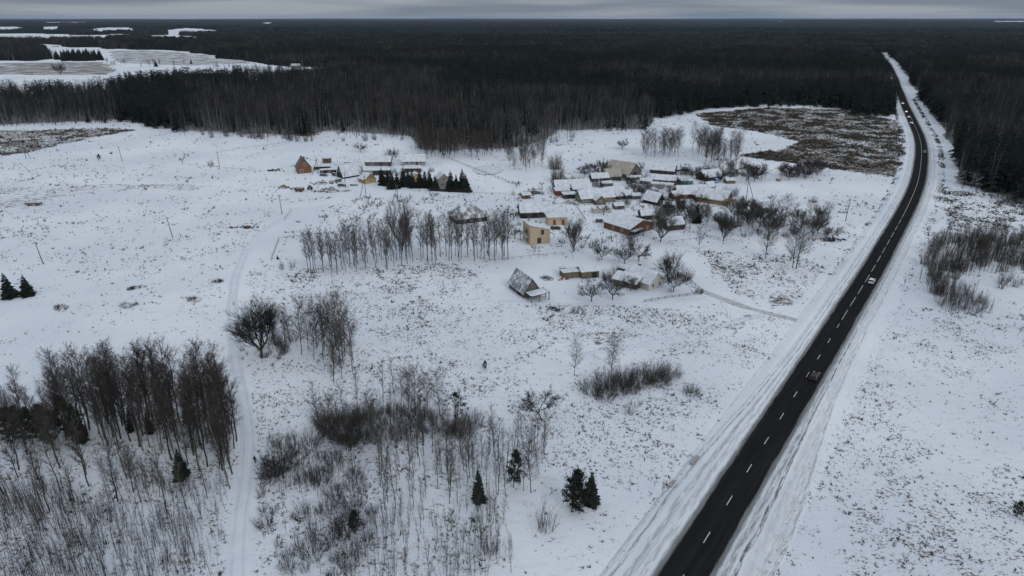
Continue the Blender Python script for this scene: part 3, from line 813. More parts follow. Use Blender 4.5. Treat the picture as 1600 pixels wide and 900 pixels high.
for yy in (-4.0, 3.4):
    mb = MB(); mb.box(-5.55, -5.35, yy - .1, yy + .1, -.2, 3.0); mb.build('post', 'concrete', bh)
for xx in (-2.4, .6, 2.4):
    mb = MB(); mb.box(xx - .4, xx + .4, 1.6, 2.4, 6.4, 8.6 - .29 * (xx + 2.4)); mb.build('chimney', 'concrete', bh)
house('beige_garage', 'flat beige garage with two brown doors beside the beige house', 'garage', 869, 336, 10, 8, 6.4, 3.6, 0, 'beige_plaster', 'slate_thick', .16, .5, doors=[('f', -1.5, 0, .9, 2.4, 'brown_wood'), ('f', 2.4, 0, .9, 2.4, 'brown_wood')], style='shed', hw2=3.9)
house('tan_barn', 'big barn with bare tan gabled roof at the top of the village', 'barn', 974, 259, -42, 15.5, 12.5, 2.8, 5.0, 'grey_wood', 'roof_tan', 0, .6, doors=[('r', 0, 0, 3.4, 2.6, 'black_wood'), ('r', -3.5, 0, 1, 2, 'white_paint')])
house('barn_wing', 'tan-roofed wing on the left side of the big tan barn', 'barn', 957, 268, 8, 8, 7, 2.6, 3.2, 'olive_wood', 'roof_tan', 0, .5, doors=[('f', 0, 0, 2, 2)])
house('dark_shed', 'dark shed with clean white roof left of the big tan barn', 'shed', 936, 273, 16, 9.5, 5, 2.2, 1.9, 'dark_wood', 'slate_thick', .18, .45, [('f', -1, 1, .9, .8)], doors=[('f', 2.5, 0, 1.1, 1.8, 'black_wood')])
house('long_house', 'long grey-roofed house above the red extension', 'house', 893, 285, 10, 18, 8.5, 2.5, 3.0, 'grey_wood', 'slate_thin', .12, .5, [('f', 5, 1, 1, 1)], doors=[('f', 1, 0, 1.1, 2)])
house('red_extension', 'dark red painted extension with snow roof at the left of the village', 'shed', 878, 296, 9, 7, 4.5, 2.5, 0, 'red_paint', 'slate_thick', .16, .35, [('f', 1.5, 1, 1, 1)], style='shed', hw2=2.9)
house('white_roofed_barn', 'small barn with white roof in front of the long grey-roofed house', 'barn', 908, 289, 8, 9.5, 6, 2.4, 2.0, 'dark_wood', 'slate_thick', .17, .5, doors=[('f', 0, 0, 2.2, 2, 'black_wood')])
house('green_house', 'pale green house with bright white roof and small cross gable', 'house', 930, 300, 15, 17, 8.6, 2.6, 3.0, 'green_wood', 'slate_thick', .17, .5, [('f', -6.8, 1, 1.1, 1.2), ('f', -4.4, 1, 1.1, 1.2), ('f', 5.6, 1, 1, 1.1), ('l', 0, 1, 1.1, 1.2)], chim=[(-6, 1, 1.0)])
house('cross_gable', 'olive cross-gabled porch at the front of the pale green house', 'porch', 936, 307, -74, 5, 5, 2.4, 2.0, 'olive_wood', 'slate_thick', .15, .3, [('r', 0, 1, .9, 1)])
house('red_shed', 'shed with dark red gable and white roof right of the pale green house', 'shed', 960, 294, 20, 8.5, 5, 2.2, 1.9, 'redbrown_wood', 'slate_thick', .16, .45)
house('dark_shed', 'dark plank shed with thick white roof below the dark red shed', 'shed', 973, 300, 17, 8, 5, 2.2, 1.7, 'dark_wood', 'slate_thick', .18, .45, doors=[('f', 0, 0, 1.4, 1.8, 'black_wood')])
house('small_hut', 'little snow-covered hut at the right of the dark plank shed', 'hut', 993, 303, 10, 4.5, 3.2, 1.8, .8, 'grey_wood', 'slate_thick', .16, .3)
house('dark_barn', 'dark barn with white roof at the back right of the village', 'barn', 1037, 259, -24, 13.5, 8, 2.5, 3.0, 'dark_wood', 'slate_thick', .15, .5, doors=[('r', 0, 0, 2.4, 2.2, 'black_wood')])
house('grey_barn', 'grey long barn with thin snow in the middle of the right village half', 'barn', 1038, 276, -20, 13, 6.5, 2.6, 2.0, 'grey_wood', 'slate_thin', .08, .45, [('f', -3, 1, .9, .8), ('f', 0, 1, .9, .8), ('f', 3, 1, .9, .8)])
house('low_store', 'very low pale store building in front of the grey long barn', 'shed', 1035, 287, -22, 11, 3.2, 1.7, 0, 'pale_plaster', 'slate_thick', .14, .3, style='shed', hw2=2.0)
house('teal_shed', 'teal green shed with white roof in the village', 'shed', 1072, 281, 8, 6.5, 4, 2.2, 0, 'teal_paint', 'slate_thick', .16, .3, doors=[('f', 1.4, 0, 1, 1.7, 'teal_paint')], style='shed', hw2=2.7)
house('lean_shed', 'small grey lean-to shed left of the teal shed', 'shed', 1059, 279, -15, 5, 4, 2.0, 0, 'olive_wood', 'slate_thick', .15, .3, style='shed', hw2=2.5)
house('weathered_shed', 'weathered dark shed with patchy roof under the trees at upper right', 'shed', 1109, 269, 24, 11.5, 8, 2.4, 3.0, 'dark_wood', 'slate_thin', .06, .5, doors=[('l', 0, 0, 2.4, 2.2, 'black_wood')])
house('red_gabled_house', 'long house with snow roof and dark red gable left of the timber house', 'house', 1079, 294, 9, 15, 8.5, 2.6, 3.0, 'redbrown_wood', 'slate_thick', .13, .5, [('f', -4, 1, 1, 1.1), ('f', 0, 1, 1, 1.1), ('f', 4, 1, 1, 1.1), ('l', 0, 1, 1, 1.1)])
house('timber_house', 'yellow-brown timber house with two white-framed windows in its gable', 'house', 1117, 301, -36, 14.5, 9, 2.7, 3.6, 'yellow_wood', 'slate_thin', .1, .55, [('r', -2.1, .9, 1.2, 1.4), ('r', 2.1, .9, 1.2, 1.4), ('f', 3, .9, 1.1, 1.3), ('f', 0, .9, 1.1, 1.3)], gable_mat='redbrown_wood')
house('veranda', 'snow-roofed veranda on the left flank of the timber house', 'veranda', 1100, 304, -36, 9, 5, 2.4, 0, 'olive_wood', 'slate_thick', .16, .4, [('f', -1, 1, 1, 1), ('f', 2, 1, 1, 1)], style='shed', hw2=3.0)
house('back_hut', 'small pale-roofed hut behind the timber house', 'hut', 1108, 287, 28, 5, 4.5, 2.4, 2.2, 'grey_wood', 'slate_thin', .1, .4)
house('black_shed', 'black steep-gabled shed in the gardens left of the long red-gabled house', 'shed', 1022, 305, -48, 8, 6, 2.1, 3.3, 'black_wood', 'slate_thick', .14, .5, doors=[('r', 0, 0, 1.8, 1.9, 'grey_wood')])
house('carport', 'open-fronted carport with white roof below the red extension', 'carport', 889, 302, 9, 6, 4, 2.2, 0, 'dark_wood', 'slate_thick', .16, .4, doors=[('f', 0, 0, 4.6, 1.8, 'black_wood')], style='shed', hw2=2.5)  # black front panel paints the shaded open bay; the wall behind is solid
house('snowy_store', 'very low snow-topped store right of the big tan barn', 'shed', 991, 276, 10, 8, 3, 1.4, 0, 'grey_wood', 'slate_thick', .18, .3, style='shed', hw2=1.7)
house('pale_shed', 'small pale shed left of the grey long barn', 'shed', 1010, 280, -18, 6, 4, 1.9, .9, 'pale_plaster', 'slate_thick', .15, .35)
house('red_gabled_hut', 'tiny red-gabled hut at the left end of the long red-gabled house', 'hut', 1054, 301, 30, 4, 4, 1.9, 1.8, 'redbrown_wood', 'slate_thick', .14, .3, doors=[('l', 0, 0, .9, 1.7)])
house('tool_hut', 'little dark tool hut in the clutter above the lane', 'hut', 822, 302, 12, 4, 3, 2.0, .8, 'brown_wood', 'slate_thick', .15, .3, doors=[('f', 0, 0, .9, 1.6)])
house('hen_house', 'low grey hen house between the tan barn and the dark plank shed', 'shed', 948, 284, 14, 6, 3.4, 1.7, .8, 'grey_wood', 'slate_thin', .12, .3, doors=[('f', 1, 0, .8, 1.3)])
house('garden_shed', 'small weathered garden shed above the brown timber house', 'shed', 966, 318, 16, 4.5, 3.4, 1.9, .9, 'grey_wood', 'slate_thick', .15, .3, doors=[('f', 0, 0, .9, 1.6)])
house('garden_shed', 'small dark garden shed right of the black steep-gabled shed', 'shed', 1046, 316, -20, 5, 3.6, 1.9, .9, 'dark_wood', 'slate_thick', .15, .3, doors=[('f', 0, 0, .9, 1.6)])
house('garden_shed', 'small olive garden shed under the trees right of the weathered shed', 'shed', 1140, 279, 10, 5, 4, 1.9, .9, 'olive_wood', 'slate_thick', .15, .3)
# lower village
tb = house('brown_house', 'wide brown timber house with low snowy roof and recessed porch', 'house', 983, 342, -52, 14.5, 14.5, 2.9, 2.5, 'brown_wood', 'slate_thick', .1, .5, [('r', 3.4, .9, .9, 1.1), ('f', 3, .9, 1, 1.1), ('f', -2, .9, 1, 1.1)], chim=[(2.5, 2.0, 1.2)])
mb = MB(); prism(mb, [(-7.2, 2.0), (-1.2, 2.5), (-1.2, 2.65), (-7.2, 2.15)], 7.27, 9.6); pr = mb.build('porch_roof', 'slate_thin', tb)
mb = MB(); mb.box(7.27, 7.33, -6.9, -1.4, -.3, 2.0); mb.build('porch_shade_panel', 'black_wood', tb)  # solid near-black panel: shade of the porch recess put in as colour
for yy in (-7.0, -4.2, -1.4):
    mb = MB(); mb.box(9.35, 9.5, yy - .08, yy + .08, -.4, 2.05); mb.build('post', 'dark_wood', tb)
house('striped_shed', 'small black shed with streaked snow roof above the brown timber house', 'shed', 1014, 330, 8, 8, 5.2, 2.2, 1.8, 'black_wood', 'slate_thin', .08, .45, doors=[('f', 1.5, 0, 1.4, 1.8, 'tan_wood')])
house('cream_store', 'long low cream building with flat snow roof in the gardens', 'shed', 940, 324, 12, 8.5, 4, 2.1, 0, 'cream_paint', 'slate_thick', .15, .25, style='shed', hw2=2.4)
house('brown_shed', 'dark brown shed behind the large willow', 'shed', 1051, 343, 18, 8, 7, 2.4, 2.4, 'dark_wood', 'slate_bare', .08, .5)
# foreground homestead
b = house('gable_barn', 'old grey barn with steep plank roof and open lean-to in front', 'barn', 819, 436, -64, 10.5, 5.6, 2.3, 4.0, 'grey_wood', 'slate_thin', 0, .5, doors=[('f', 2, 0, 2, 1.9, 'black_wood')])
mb = MB(); prism(mb, [(-2.6, 2.15), (4.0, 2.65), (4.0, 2.8), (-2.6, 2.3)], 5.5, 10.0); lr = mb.build('lean_to_roof', 'dark_wood', b)
snow_sheet(lr, lambda y: 2.3 + (y + 2.6) * .0757, 5.55, 9.95, -2.55, 3.95, .16, 77)
for xx, yy in ((9.7, -2.4), (9.7, .5), (9.7, 3.8), (7.4, -2.4), (7.4, 3.8)):
    mb = MB(); mb.box(xx - .1, xx + .1, yy - .1, yy + .1, -.4, 2.17 + (yy + 2.6) * .0757); mb.build('post', 'grey_wood', b)
s1 = house('olive_shed', 'lower left half of the olive plank shed with snow roof', 'shed', 893, 421, 14, 7, 4.6, 2.3, 0, 'olive_wood', 'slate_thick', .17, .3, doors=[('f', 0, 0, 1.2, 1.8, 'olive_wood')], style='shed', hw2=2.0)
house('olive_shed', 'right taller half of the olive plank shed with bright white roof', 'shed', 919, 417.5, 14, 6.2, 5.0, 2.6, .9, 'olive_wood', 'slate_thick', .18, .35, doors=[('f', 1.4, 0, 1.6, 1.9, 'black_wood')])
house('privy', 'narrow brown outhouse at the left end of the olive shed', 'outhouse', 879.5, 417, 14, 1.8, 1.8, 2.6, 0, 'brown_wood', 'slate_thick', .1, .15, style='flat')
wh = house('white_house', 'cream-white gabled house with dark chimney and snowy roof', 'house', 1006, 425, -52, 11, 7.0, 2.7, 3.0, 'cream_paint', 'slate_thick', .15, .5, [('r', -1.5, .9, .9, 1.2, 'white_paint'), ('r', 1.7, .9, .9, 1.2, 'white_paint')], chim=[(-2.5, .6, 1.2)])
house('house_wing', 'olive-grey side wing with snow roof left of the cream-white house', 'house', 984, 431, -40, 8.5, 6, 2.3, 1.6, 'olive_wood', 'slate_thick', .16, .45, [('f', -1, .9, .9, 1.0), ('f', 2, .9, .9, 1.0)])
house('woodshed', 'small snow-domed hut behind the wing of the cream-white house', 'hut', 975, 415, -30, 3.5, 3, 2.0, .7, 'grey_wood', 'slate_thick', .2, .3)
# distant farm buildings
for u, v, l in [(86, 71, 'white-roofed house beside the far conifer copse at upper left'), (462, 101, 'pale farm building at the forest edge above the left woods'), (345, 107, 'small dark farm house on the far snow field at upper left'),
                (371, 106, 'second dark farm house on the far snow field'), (322, 106, 'leftmost small hut on the far snow field')]:
    big = 'pale' in l or 'white' in l
    house('farm_building', l, 'house', u, v, 8, 15 if big else 11, 8, 3, 3, 'pale_plaster' if big else 'dark_wood', 'slate_thick', .15, .5, [('f', -2, 1, 1.2, 1.2), ('f', 2, 1, 1.2, 1.2)])

# small hut / well by the highway and a bale
p = at(1271, 316); w_ = empty('well_hut', p, .3); tag(w_, 'little round-topped well hut with snow cap on the open snow near the highway', 'well')
mb = MB(); mb.seg((0, 0, -.1), (0, 0, 1.2), 1.3, 1.3, 10); mb.build('shaft', 'concrete', w_)
mb = MB(); mb.seg((0, 0, 1.2), (0, 0, 2.0), 1.7, .4, 10); mb.build('cap', 'roof_snow', w_)
p = at(1216, 283); o = empty('snowy_bale', p); tag(o, 'snow-covered round hay bale at the edge of the tree belt', 'bale')
mb = MB(); mb.seg((-1, 0, .8), (1, 0, .8), .85, .85, 14); mb.build('bale', 'tan_wood', o)
mb = MB(); mb.box(-1.02, 1.02, -.5, .5, 1.55, 1.75); mb.build('snow_cap', 'roof_snow', o)

# ------------------------------------------------------------------ vehicles
def car(u, v, heading, paint, label, s=1.0, lights=False, snow=False, loc=None, box=False):
    p = loc if loc is not None else at(u, v)
    root = empty('car', p, heading, s); tag(root, label, 'car')
    # x forward; sections: (x, half width low, z low, z belt, half width belt, z roof, half width roof)
    hw = .9; mb = MB()
    prof = [(-2.15, .55, .78), (-2.1, .35, .95), (-1.2, .3, .98), (0.6, .3, .98), (1.0, .3, .95), (1.9, .35, .82), (2.15, .45, .62)]
    k = len(prof); V = []
    for x, zl, zb in prof:
        w = hw * (0.9 if abs(x) > 2 else 1.0)
        V += [(x, -w * .95, zl), (x, -w, (zl + zb) / 2), (x, -w * .93, zb), (x, w * .93, zb), (x, w, (zl + zb) / 2), (x, w * .95, zl)]
    mb.v = V
    for i in range(k - 1):
        for j in range(6):
            a, b = i * 6 + j, i * 6 + (j + 1) % 6; mb.f.append((a, a + 6, b + 6, b))
    mb.f.append(tuple(range(6))); mb.f.append(tuple(reversed(range((k - 1) * 6, k * 6))))
    body = mb.build('body', paint, root, True)
    cab = [(-1.95 if not box else -2.05, .8, .95), (-1.25 if not box else -1.9, .62, 1.45), (.25, .62, 1.45), (1.05, .8, .95)]
    mb = MB()
    for x, w, z in cab: mb.v += [(x, -w, z), (x, w, z)]
    mb.f = [(2, 4, 5, 3)]; mb.build('roof', 'roof_snow' if snow else paint, root)
    def pane(name, q):
        m = MB(); m.face(q); m.build(name, 'car_glass', root)
    A = mb.v
    pane('rear_window', (A[0], A[2], A[3], A[1])); pane('windshield', (A[4], A[6], A[7], A[5]))
    pane('side_window', (A[0], A[6], A[4], A[2])); pane('side_window', (A[1], A[3], A[5], A[7]))
    for x in (-1.35, 1.35):
        for y in (-.82, .82):
            m = MB(); m.seg((x, y - .11, .32), (x, y + .11, .32), .32, .32, 14); wh_ = m.build('wheel', 'tyre', root)
            m = MB(); yy = y + (.115 if y > 0 else -.115); m.seg((x, yy - .005, .32), (x, yy + .005, .32), .2, .2, 10); m.build('rim', 'rim', wh_)
    for y in (-.62, .62):
        m = MB(); m.box(2.02, 2.19, y - .2, y + .2, .58, .74); m.build('headlight', 'headlight_on' if lights else 'headlight', root)
        m = MB(); m.box(-2.19, -2.05, y - .2, y + .2, .68, .86); m.build('tail_light', 'tail_red', root)
    m = MB(); m.box(-2.2, -2.1, -.85, .85, .36, .52); m.build('bumper', paint, root)
    m = MB(); m.box(2.08, 2.22, -.85, .85, .34, .5); m.build('bumper', paint, root)
    return root
def drive(u, v, lane, paint, label, away=True, lights=False, s=1.0, box=False):
    q = road_s(u, v); p = road_pt(q, lane, .03); p2 = road_pt(q + 4, lane); d = p2 - p
    h = math.atan2(d.y, d.x) + (0 if away else math.pi)
    return car(0, 0, h, paint, label, s, lights, loc=p, box=box)
drive(1352, 443, 1.75, 'car_white', 'white car driving away on the highway beside the thicket', box=True)
drive(1262, 590, 1.75, 'car_black', 'black car driving away on the near stretch of the highway', box=True)
drive(1440, 239, 1.7, 'car_silver', 'silver car alone in the right lane of the far highway bend')
for u, v, c, l in [(1428, 194, 'car_black', 'nearest oncoming car of the far queue on the highway'), (1423, 184.5, 'car_grey', 'second oncoming car of the far queue'), (1419, 176, 'car_white', 'third oncoming car of the far queue'), (1413, 163, 'car_white', 'last oncoming white car of the far queue by the forest corner')]:
    drive(u, v, -1.7, c, l, False, True)
car(868, 358, R(8), 'car_black', 'black parked car with snowy roof beside the beige garage', snow=True)
car(837, 303, R(20), 'car_grey', 'dark grey parked van-like car on the lane above the dark barn', 1.15, snow=True, box=True)
car(506, 275, R(-10), 'car_grey', 'grey parked car with snowy roof left of the black A-frame', snow=True)
car(522, 274, R(-60), 'car_black', 'black parked car at the foot of the black A-frame gable', snow=True)
car(534, 291, R(-5), 'car_grey', 'dark parked car right of the scrap heap', snow=True)
car(938, 347, R(5), 'car_grey', 'dark snow-capped car in the garden left of the brown timber house', snow=True)

# ------------------------------------------------------------------ poles, signs, fences
def pole(u, v, h, label, strut=False, arm=True, lean=0.0, dirx=1):
    p = at(u, v); o = empty('utility_pole', p, R(12)); tag(o, label, 'utility pole')
    mb = MB(); mb.seg((0, 0, -.3), (lean * h, 0, h), .17, .12, 7); mb.build('shaft', 'pole_wood', o)
    if arm:
        mb = MB(); mb.box(lean * h - .7, lean * h + .7, -.06, .06, h - .5, h - .36); c_ = mb.build('crossarm', 'pole_wood', o)
        for x in (-.6, .6):
            mb = MB(); mb.seg((lean * h + x, 0, h - .36), (lean * h + x, 0, h - .15), .07, .04, 6); mb.build('insulator', 'white_paint', c_)
    if strut:
        mb = MB(); mb.seg((dirx * 3.2, -1.4, -.3), (0, 0, h * .92), .15, .12, 7); mb.build('strut', 'pole_wood', o)
pole(68, 413, 8.5, 'leaning utility pole on the left field, nearest of the line', lean=-.1)
pole(270, 371, 8.5, 'leaning utility pole on the left field, second of the line', lean=-.1)
pole(441, 335, 9, 'utility pole beside the bend of the snowy track', lean=-.04)
pole(191, 252, 9, 'far utility pole on the white field between two tiny trees', lean=-.05)
pole(343, 261, 9, 'far utility pole at the end of the field fence line')
pole(41, 248, 9.5, 'A-shaped double utility pole at far left', strut=True, dirx=1)
pole(572, 310, 11, 'strutted utility pole below the yellow cabin', strut=True, dirx=-1)
pole(540, 294, 8.5, 'utility pole right of the scrap heap at the farm')
pole(497, 272, 9, 'strutted utility pole beside the brick cottage', strut=True, dirx=-1)
pole(622, 318, 9, 'strutted utility pole above the orchard', strut=True, dirx=-1)
pole(1321, 346, 10, 'utility pole beside the highway right of the garden belt', lean=.03)
pole(1166, 311, 10, 'A-shaped utility pole right of the timber house', strut=True, dirx=1)
pole(1473, 382, 9, 'leaning pole standing in the roadside thicket', lean=.12, arm=False)
pole(577, 372, 7, 'short thick pole in the birch row below the orchard')

def sign(u, v, h, w, hh, mat, label, rz):
    p = at(u, v); o = empty('road_sign', p, rz); tag(o, label, 'road sign')
    mb = MB(); mb.seg((0, 0, -.2), (0, 0, h), .05, .05, 6); mb.build('post', 'sign_grey', o)
    mb = MB(); mb.box(-w / 2, w / 2, -.08, -.05, h - hh, h + .05); f = mb.build('plate', mat, o)
    mb = MB(); mb.box(-w / 2 + .06, w / 2 - .06, -.092, -.081, h - hh + .06, h - .01); mb.build('plate_face', mat, f)
sign(1035, 776, 2.6, .9, .9, 'sign_grey', 'grey road sign on a thin post at the lay-by left of the highway', R(35))
sign(1412, 448, 2.6, .9, 1.2, 'sign_blue', 'blue road sign on the right verge by the thicket', R(40))
p = at(1049, 758); o = empty('concrete_bench', p, R(52)); tag(o, 'small grey bench-like slab behind the lay-by sign', 'bench')
mb = MB(); mb.box(-1.1, 1.1, -.3, .3, .4, .5); mb.build('seat', 'concrete', o)
for x in (-.8, .8): mb = MB(); mb.box(x - .1, x + .1, -.25, .25, -.1, .4); mb.build('leg', 'concrete', o)
p = at(1085, 722); o = empty('culvert_head', p, R(52)); tag(o, 'low grey concrete block at the upper end of the roadside lay-by', 'concrete block')
mb = MB(); mb.box(-1.6, 1.6, -.3, .3, -.2, .7); mb.build('head_wall', 'concrete', o)
mb = MB(); mb.seg((0, -.32, .3), (0, -.30, .3), .32, .32, 14); mb.build('pipe_mouth', 'black_wood', o)

def fence(path, label, ph=1.2, step=2.5, rails=2, mat='grey_wood', low=False):
    P = [at(u, v) for u, v in path]; o = empty('fence', P[0]); tag(o, label, 'fence')
    for i in range(len(P) - 1):
        a, b = P[i], P[i + 1]; L = (b - a).length; n = max(1, int(L / step))
        for k in range(n + (1 if i == len(P) - 2 else 0)):
            q = a.lerp(b, k / n); z = float(hgt(q.x, q.y)) - P[0].z
            mb = MB(); mb.seg((q.x - P[0].x, q.y - P[0].y, z - .2), (q.x - P[0].x, q.y - P[0].y, z + ph), .09, .08, 5); mb.build('post', mat, o)
        d = (b - a); d.z = 0; d.normalize(); nrm = Vector((-d.y, d.x, 0)) * .09
        for r_ in range(rails):
            hz_ = ph * (.85 - .42 * r_); mb = MB(); n2 = max(1, int(L / 8))
            for k in range(n2):
                q0 = a.lerp(b, k / n2); q1 = a.lerp(b, (k + 1) / n2)
                A = [Vector((q.x - P[0].x, q.y - P[0].y, float(hgt(q.x, q.y)) - P[0].z + hz_)) - nrm for q in (q0, q1)]
                mb.seg(A[0], A[1], .05, .05, 4)
            mb.build('rail', mat, o)
fence([(1007, 472), (1050, 465), (1096, 459)], 'dark low rail fence in front of the cream-white house', .9, 2.2, 2, 'dark_wood')
fence([(1098, 456), (1075, 437), (1045, 420), (1012, 423)], 'fence up the right side of the white house yard', .9, 2.5, 2, 'dark_wood')
fence([(436, 375), (470, 371), (545, 363)], 'post fence along the upper edge of the orchard corner', 1.1, 2.6, 1)
fence([(436, 375), (424, 408)], 'short post fence down the left side of the orchard corner', 1.1, 2.6, 1)
fence([(650, 357), (682, 356)], 'short post fence right of the tallest village tree', 1.1, 2.0, 1)
fence([(285, 258), (330, 262), (400, 268)], 'thin post and wire fence across the far left field', 1.1, 5, 1)
fence([(345, 238), (400, 230), (470, 222)], 'long thin fence climbing the mound behind the farm', 1.1, 6, 1)
fence([(665, 300), (700, 312), (740, 304), (790, 305)], 'post fence below the spruce hedge and pond garden', 1.2, 3, 1)
fence([(690, 243), (735, 262), (790, 283), (805, 290)], 'long dark fence line running down past the pond garden', 1.2, 3.5, 2, 'dark_wood')
fence([(760, 410), (815, 404), (880, 398)], 'wire fence along the garden of the beige house', 1.1, 3, 1)
fence([(905, 322), (960, 318), (1000, 312)], 'plank fence below the pale green house', 1.3, 2.5, 2, 'dark_wood')
fence([(862, 300), (900, 322), (915, 345)], 'fence along the village lane right of the dark barn', 1.2, 2.5, 2, 'grey_wood')
fence([(1000, 288), (1050, 300), (1060, 312)], 'fence between the gardens in the middle of the village', 1.2, 2.5, 2, 'dark_wood')
fence([(1105, 325), (1150, 322), (1200, 318)], 'garden fence right of the timber house', 1.2, 2.5, 2, 'grey_wood')
fence([(920, 288), (975, 283), (1005, 290)], 'dark plank fence in front of the big tan barn', 1.3, 2.2, 2, 'dark_wood')
fence([(1045, 380), (1110, 372), (1160, 380)], 'low garden fence below the large willow', 1.0, 3, 1, 'dark_wood')
fence([(455, 330), (445, 345)], 'two leaning posts beside the track bend', 1.1, 4, 1)
fence([(52, 313), (110, 306), (140, 302)], 'row of low posts on the dry-grass strip at left', .9, 5, 1)

# pond garden: oval rim of low shrubs
rr_ = random.Random(4); mb = MB(); c0 = at(762, 266)
for k in range(110):
    a = 2 * math.pi * k / 110; rx, ry = 8.5, 13.0
    q = Vector((c0.x + rx * math.cos(a), c0.y + ry * math.sin(a), 0)); z = float(hgt(q.x, q.y))
    if rr_.random() < (.75 if 3.4 < a < 5.8 else .25): continue
    for _ in range(6):
        b = Vector((q.x + rr_.uniform(-.25, .25), q.y + rr_.uniform(-.25, .25), z - .05)); mb.seg(b, b + Vector((rr_.uniform(-.25, .25), rr_.uniform(-.25, .25), rr_.uniform(.2, .6))), .03, 0)
tag(mb.build('pond_hedge', 'dark_twig'), 'thin oval ring of reeds round the frozen garden pond', 'hedge')
V = [(0, 0, 0)] + [(8.1 * math.cos(2 * math.pi * k / 40), 12.6 * math.sin(2 * math.pi * k / 40), 0) for k in range(40)]
mb = MB(); mb.v = V; mb.f = [(0, k + 1, (k + 1) % 40 + 1) for k in range(40)]
po = mb.build('frozen_pond', 'roof_snow'); po.location = (c0.x, c0.y, float(hgt(c0.x, c0.y)) + .25); tag(po, kind='structure')

# ------------------------------------------------------------------ heaps, timber, junk
def heap(u, v, L, W, H, n, mats, label, cat='scrap heap', seed=1, rz=0.0, name='scrap_heap'):
    rng = random.Random(seed); o = empty(name, at(u, v), rz); tag(o, label, cat)
    for m_ in mats:
        mb = MB()
        for k in range(2 if m_ == 'red_plastic' else max(2, n // len(mats))):
            x = rng.gauss(0, .3) * L; y = rng.gauss(0, .3) * W; z = max(.05, H * (1 - (x / L) ** 2 * 3 - (y / W) ** 2 * 3)) * rng.uniform(.2, .9)
            M = Matrix.Translation((x, y, z)) @ Matrix.Rotation(rng.uniform(0, 6.28), 4, 'Z') @ Matrix.Rotation(rng.uniform(-.5, .5), 4, 'Y') @ Matrix.Rotation(rng.uniform(-.4, .4), 4, 'X')
            a, b, c_ = rng.uniform(.3, 1.5), rng.uniform(.1, .6), rng.uniform(.05, .35)
            mb.box(-a, a, -b, b, -c_, c_, M)
        mb.build({'roof_snow': 'snow_cover', 'tarp_snow': 'tarp', 'red_plastic': 'red_drum', 'rust': 'rusty_metal', 'concrete': 'concrete_blocks'}.get(m_, 'planks'), m_, o)
def brush(u, v, r, h, label, seed):
    rng = random.Random(seed); o = empty('brush_pile', at(u, v)); tag(o, label, 'brush pile')
    cl = [(rng.uniform(-1, 1) * r, rng.uniform(-.7, .7) * r, rng.uniform(.35, .8) * r) for _ in range(5)] + [(0, 0, .7 * r)]
    mb = MB()
    for cx_, cy_, cr_ in cl:
        for k in range(60):
            a = rng.uniform(0, 6.28); q = math.sqrt(rng.random()) * cr_; z = h * (1 - .7 * q / cr_) * rng.uniform(0, 1)
            p0 = Vector((cx_ + q * math.cos(a), cy_ + q * math.sin(a), z)); mb.seg(p0, p0 + rdir(rng, .15) * rng.uniform(.3, 1.1), .04, .01)
    mb.build('branches', 'dark_twig', o)
    n = 12
    for cx_, cy_, cr_ in cl[2:]:
        V = []; hh = h * rng.uniform(.5, .85); ph = rng.uniform(0, 6)
        for i in range(6):
            for j in range(n):
                a = 2 * math.pi * j / n; q = cr_ * (1.0 - i / 5.0) * (.75 + .2 * math.sin(2 * a + ph) + .15 * rng.random()); V.append((cx_ + q * math.cos(a), cy_ + q * math.sin(a), hh * math.sin(i / 5 * 1.57) * (.85 + .3 * rng.random()) - .08))
        F = [(i * n + j, i * n + (j + 1) % n, (i + 1) * n + (j + 1) % n, (i + 1) * n + j) for i in range(5) for j in range(n)]
        me = mesh_np('snow_cap', V, F, 'roof_snow', True); q = bpy.data.objects.new('snow_cap', me); COL.objects.link(q); q.parent = o
def rdir(rng, up=0.0):
    a = rng.uniform(0, 2 * math.pi); z = rng.uniform(-1, 1); r = math.sqrt(max(0, 1 - z * z))
    return Vector((r * math.cos(a), r * math.sin(a), z + up)).normalized()
brush(97, 483, 2.0, 1.3, 'snow-dusted brush pile on the left field below the two spruces', 1)
brush(200, 479, 2.0, 1.3, 'snow-dusted brush pile in the middle of the left field row', 2)
brush(303, 470, 1.8, 1.3, 'snow-dusted brush pile nearest the track on the left field', 3)
brush(213, 450, 2.0, .7, 'low flat brush heap behind the row on the left field', 4)
brush(340, 441, 1.2, 1.2, 'brownish heap at the end of the weedy strip beside the track', 5)
brush(901, 487, 1.9, 1.5, 'round dark green-brown heap below the fenced yard', 6)
brush(867, 484, 1.7, .6, 'flat dark heap left of the round heap below the homestead', 8)
brush(850, 418 + 16, 2.4, .6, 'low snow-covered wood heap between the grey barn and olive shed', 9)
heap(446, 294, 6, 3, 1.2, 30, ['tan_wood', 'roof_snow', 'grey_wood'], 'heap of tan boards and snow at the left end of the farm scrap', seed=3)
heap(502, 287, 8, 3, 1.8, 34, ['tan_wood', 'olive_wood', 'roof_snow'], 'yellowish plank stack behind the scrap heap', 'plank stack', seed=4, name='plank_stack')
heap(515, 299, 12, 4.5, 2.0, 80, ['concrete', 'tarp_snow', 'roof_snow', 'rust', 'red_plastic'], 'large scrap heap with a red piece in front of the farm', seed=5)
heap(525, 284, 7, 3, 1.5, 30, ['dark_wood', 'roof_snow', 'concrete'], 'dark scrap behind the large heap towards the A-frame', seed=6)
heap(428, 267, 9, 2.5, .9, 26, ['dark_wood', 'roof_snow', 'grey_wood'], 'flat timber pile left of the brick cottage', 'timber pile', seed=7, name='timber_pile')
heap(384, 356, 7, 2, 1.0, 26, ['dark_wood', 'roof_snow', 'rust'], 'long low timber and metal pile above the track', 'timber pile', seed=8, name='timber_pile')
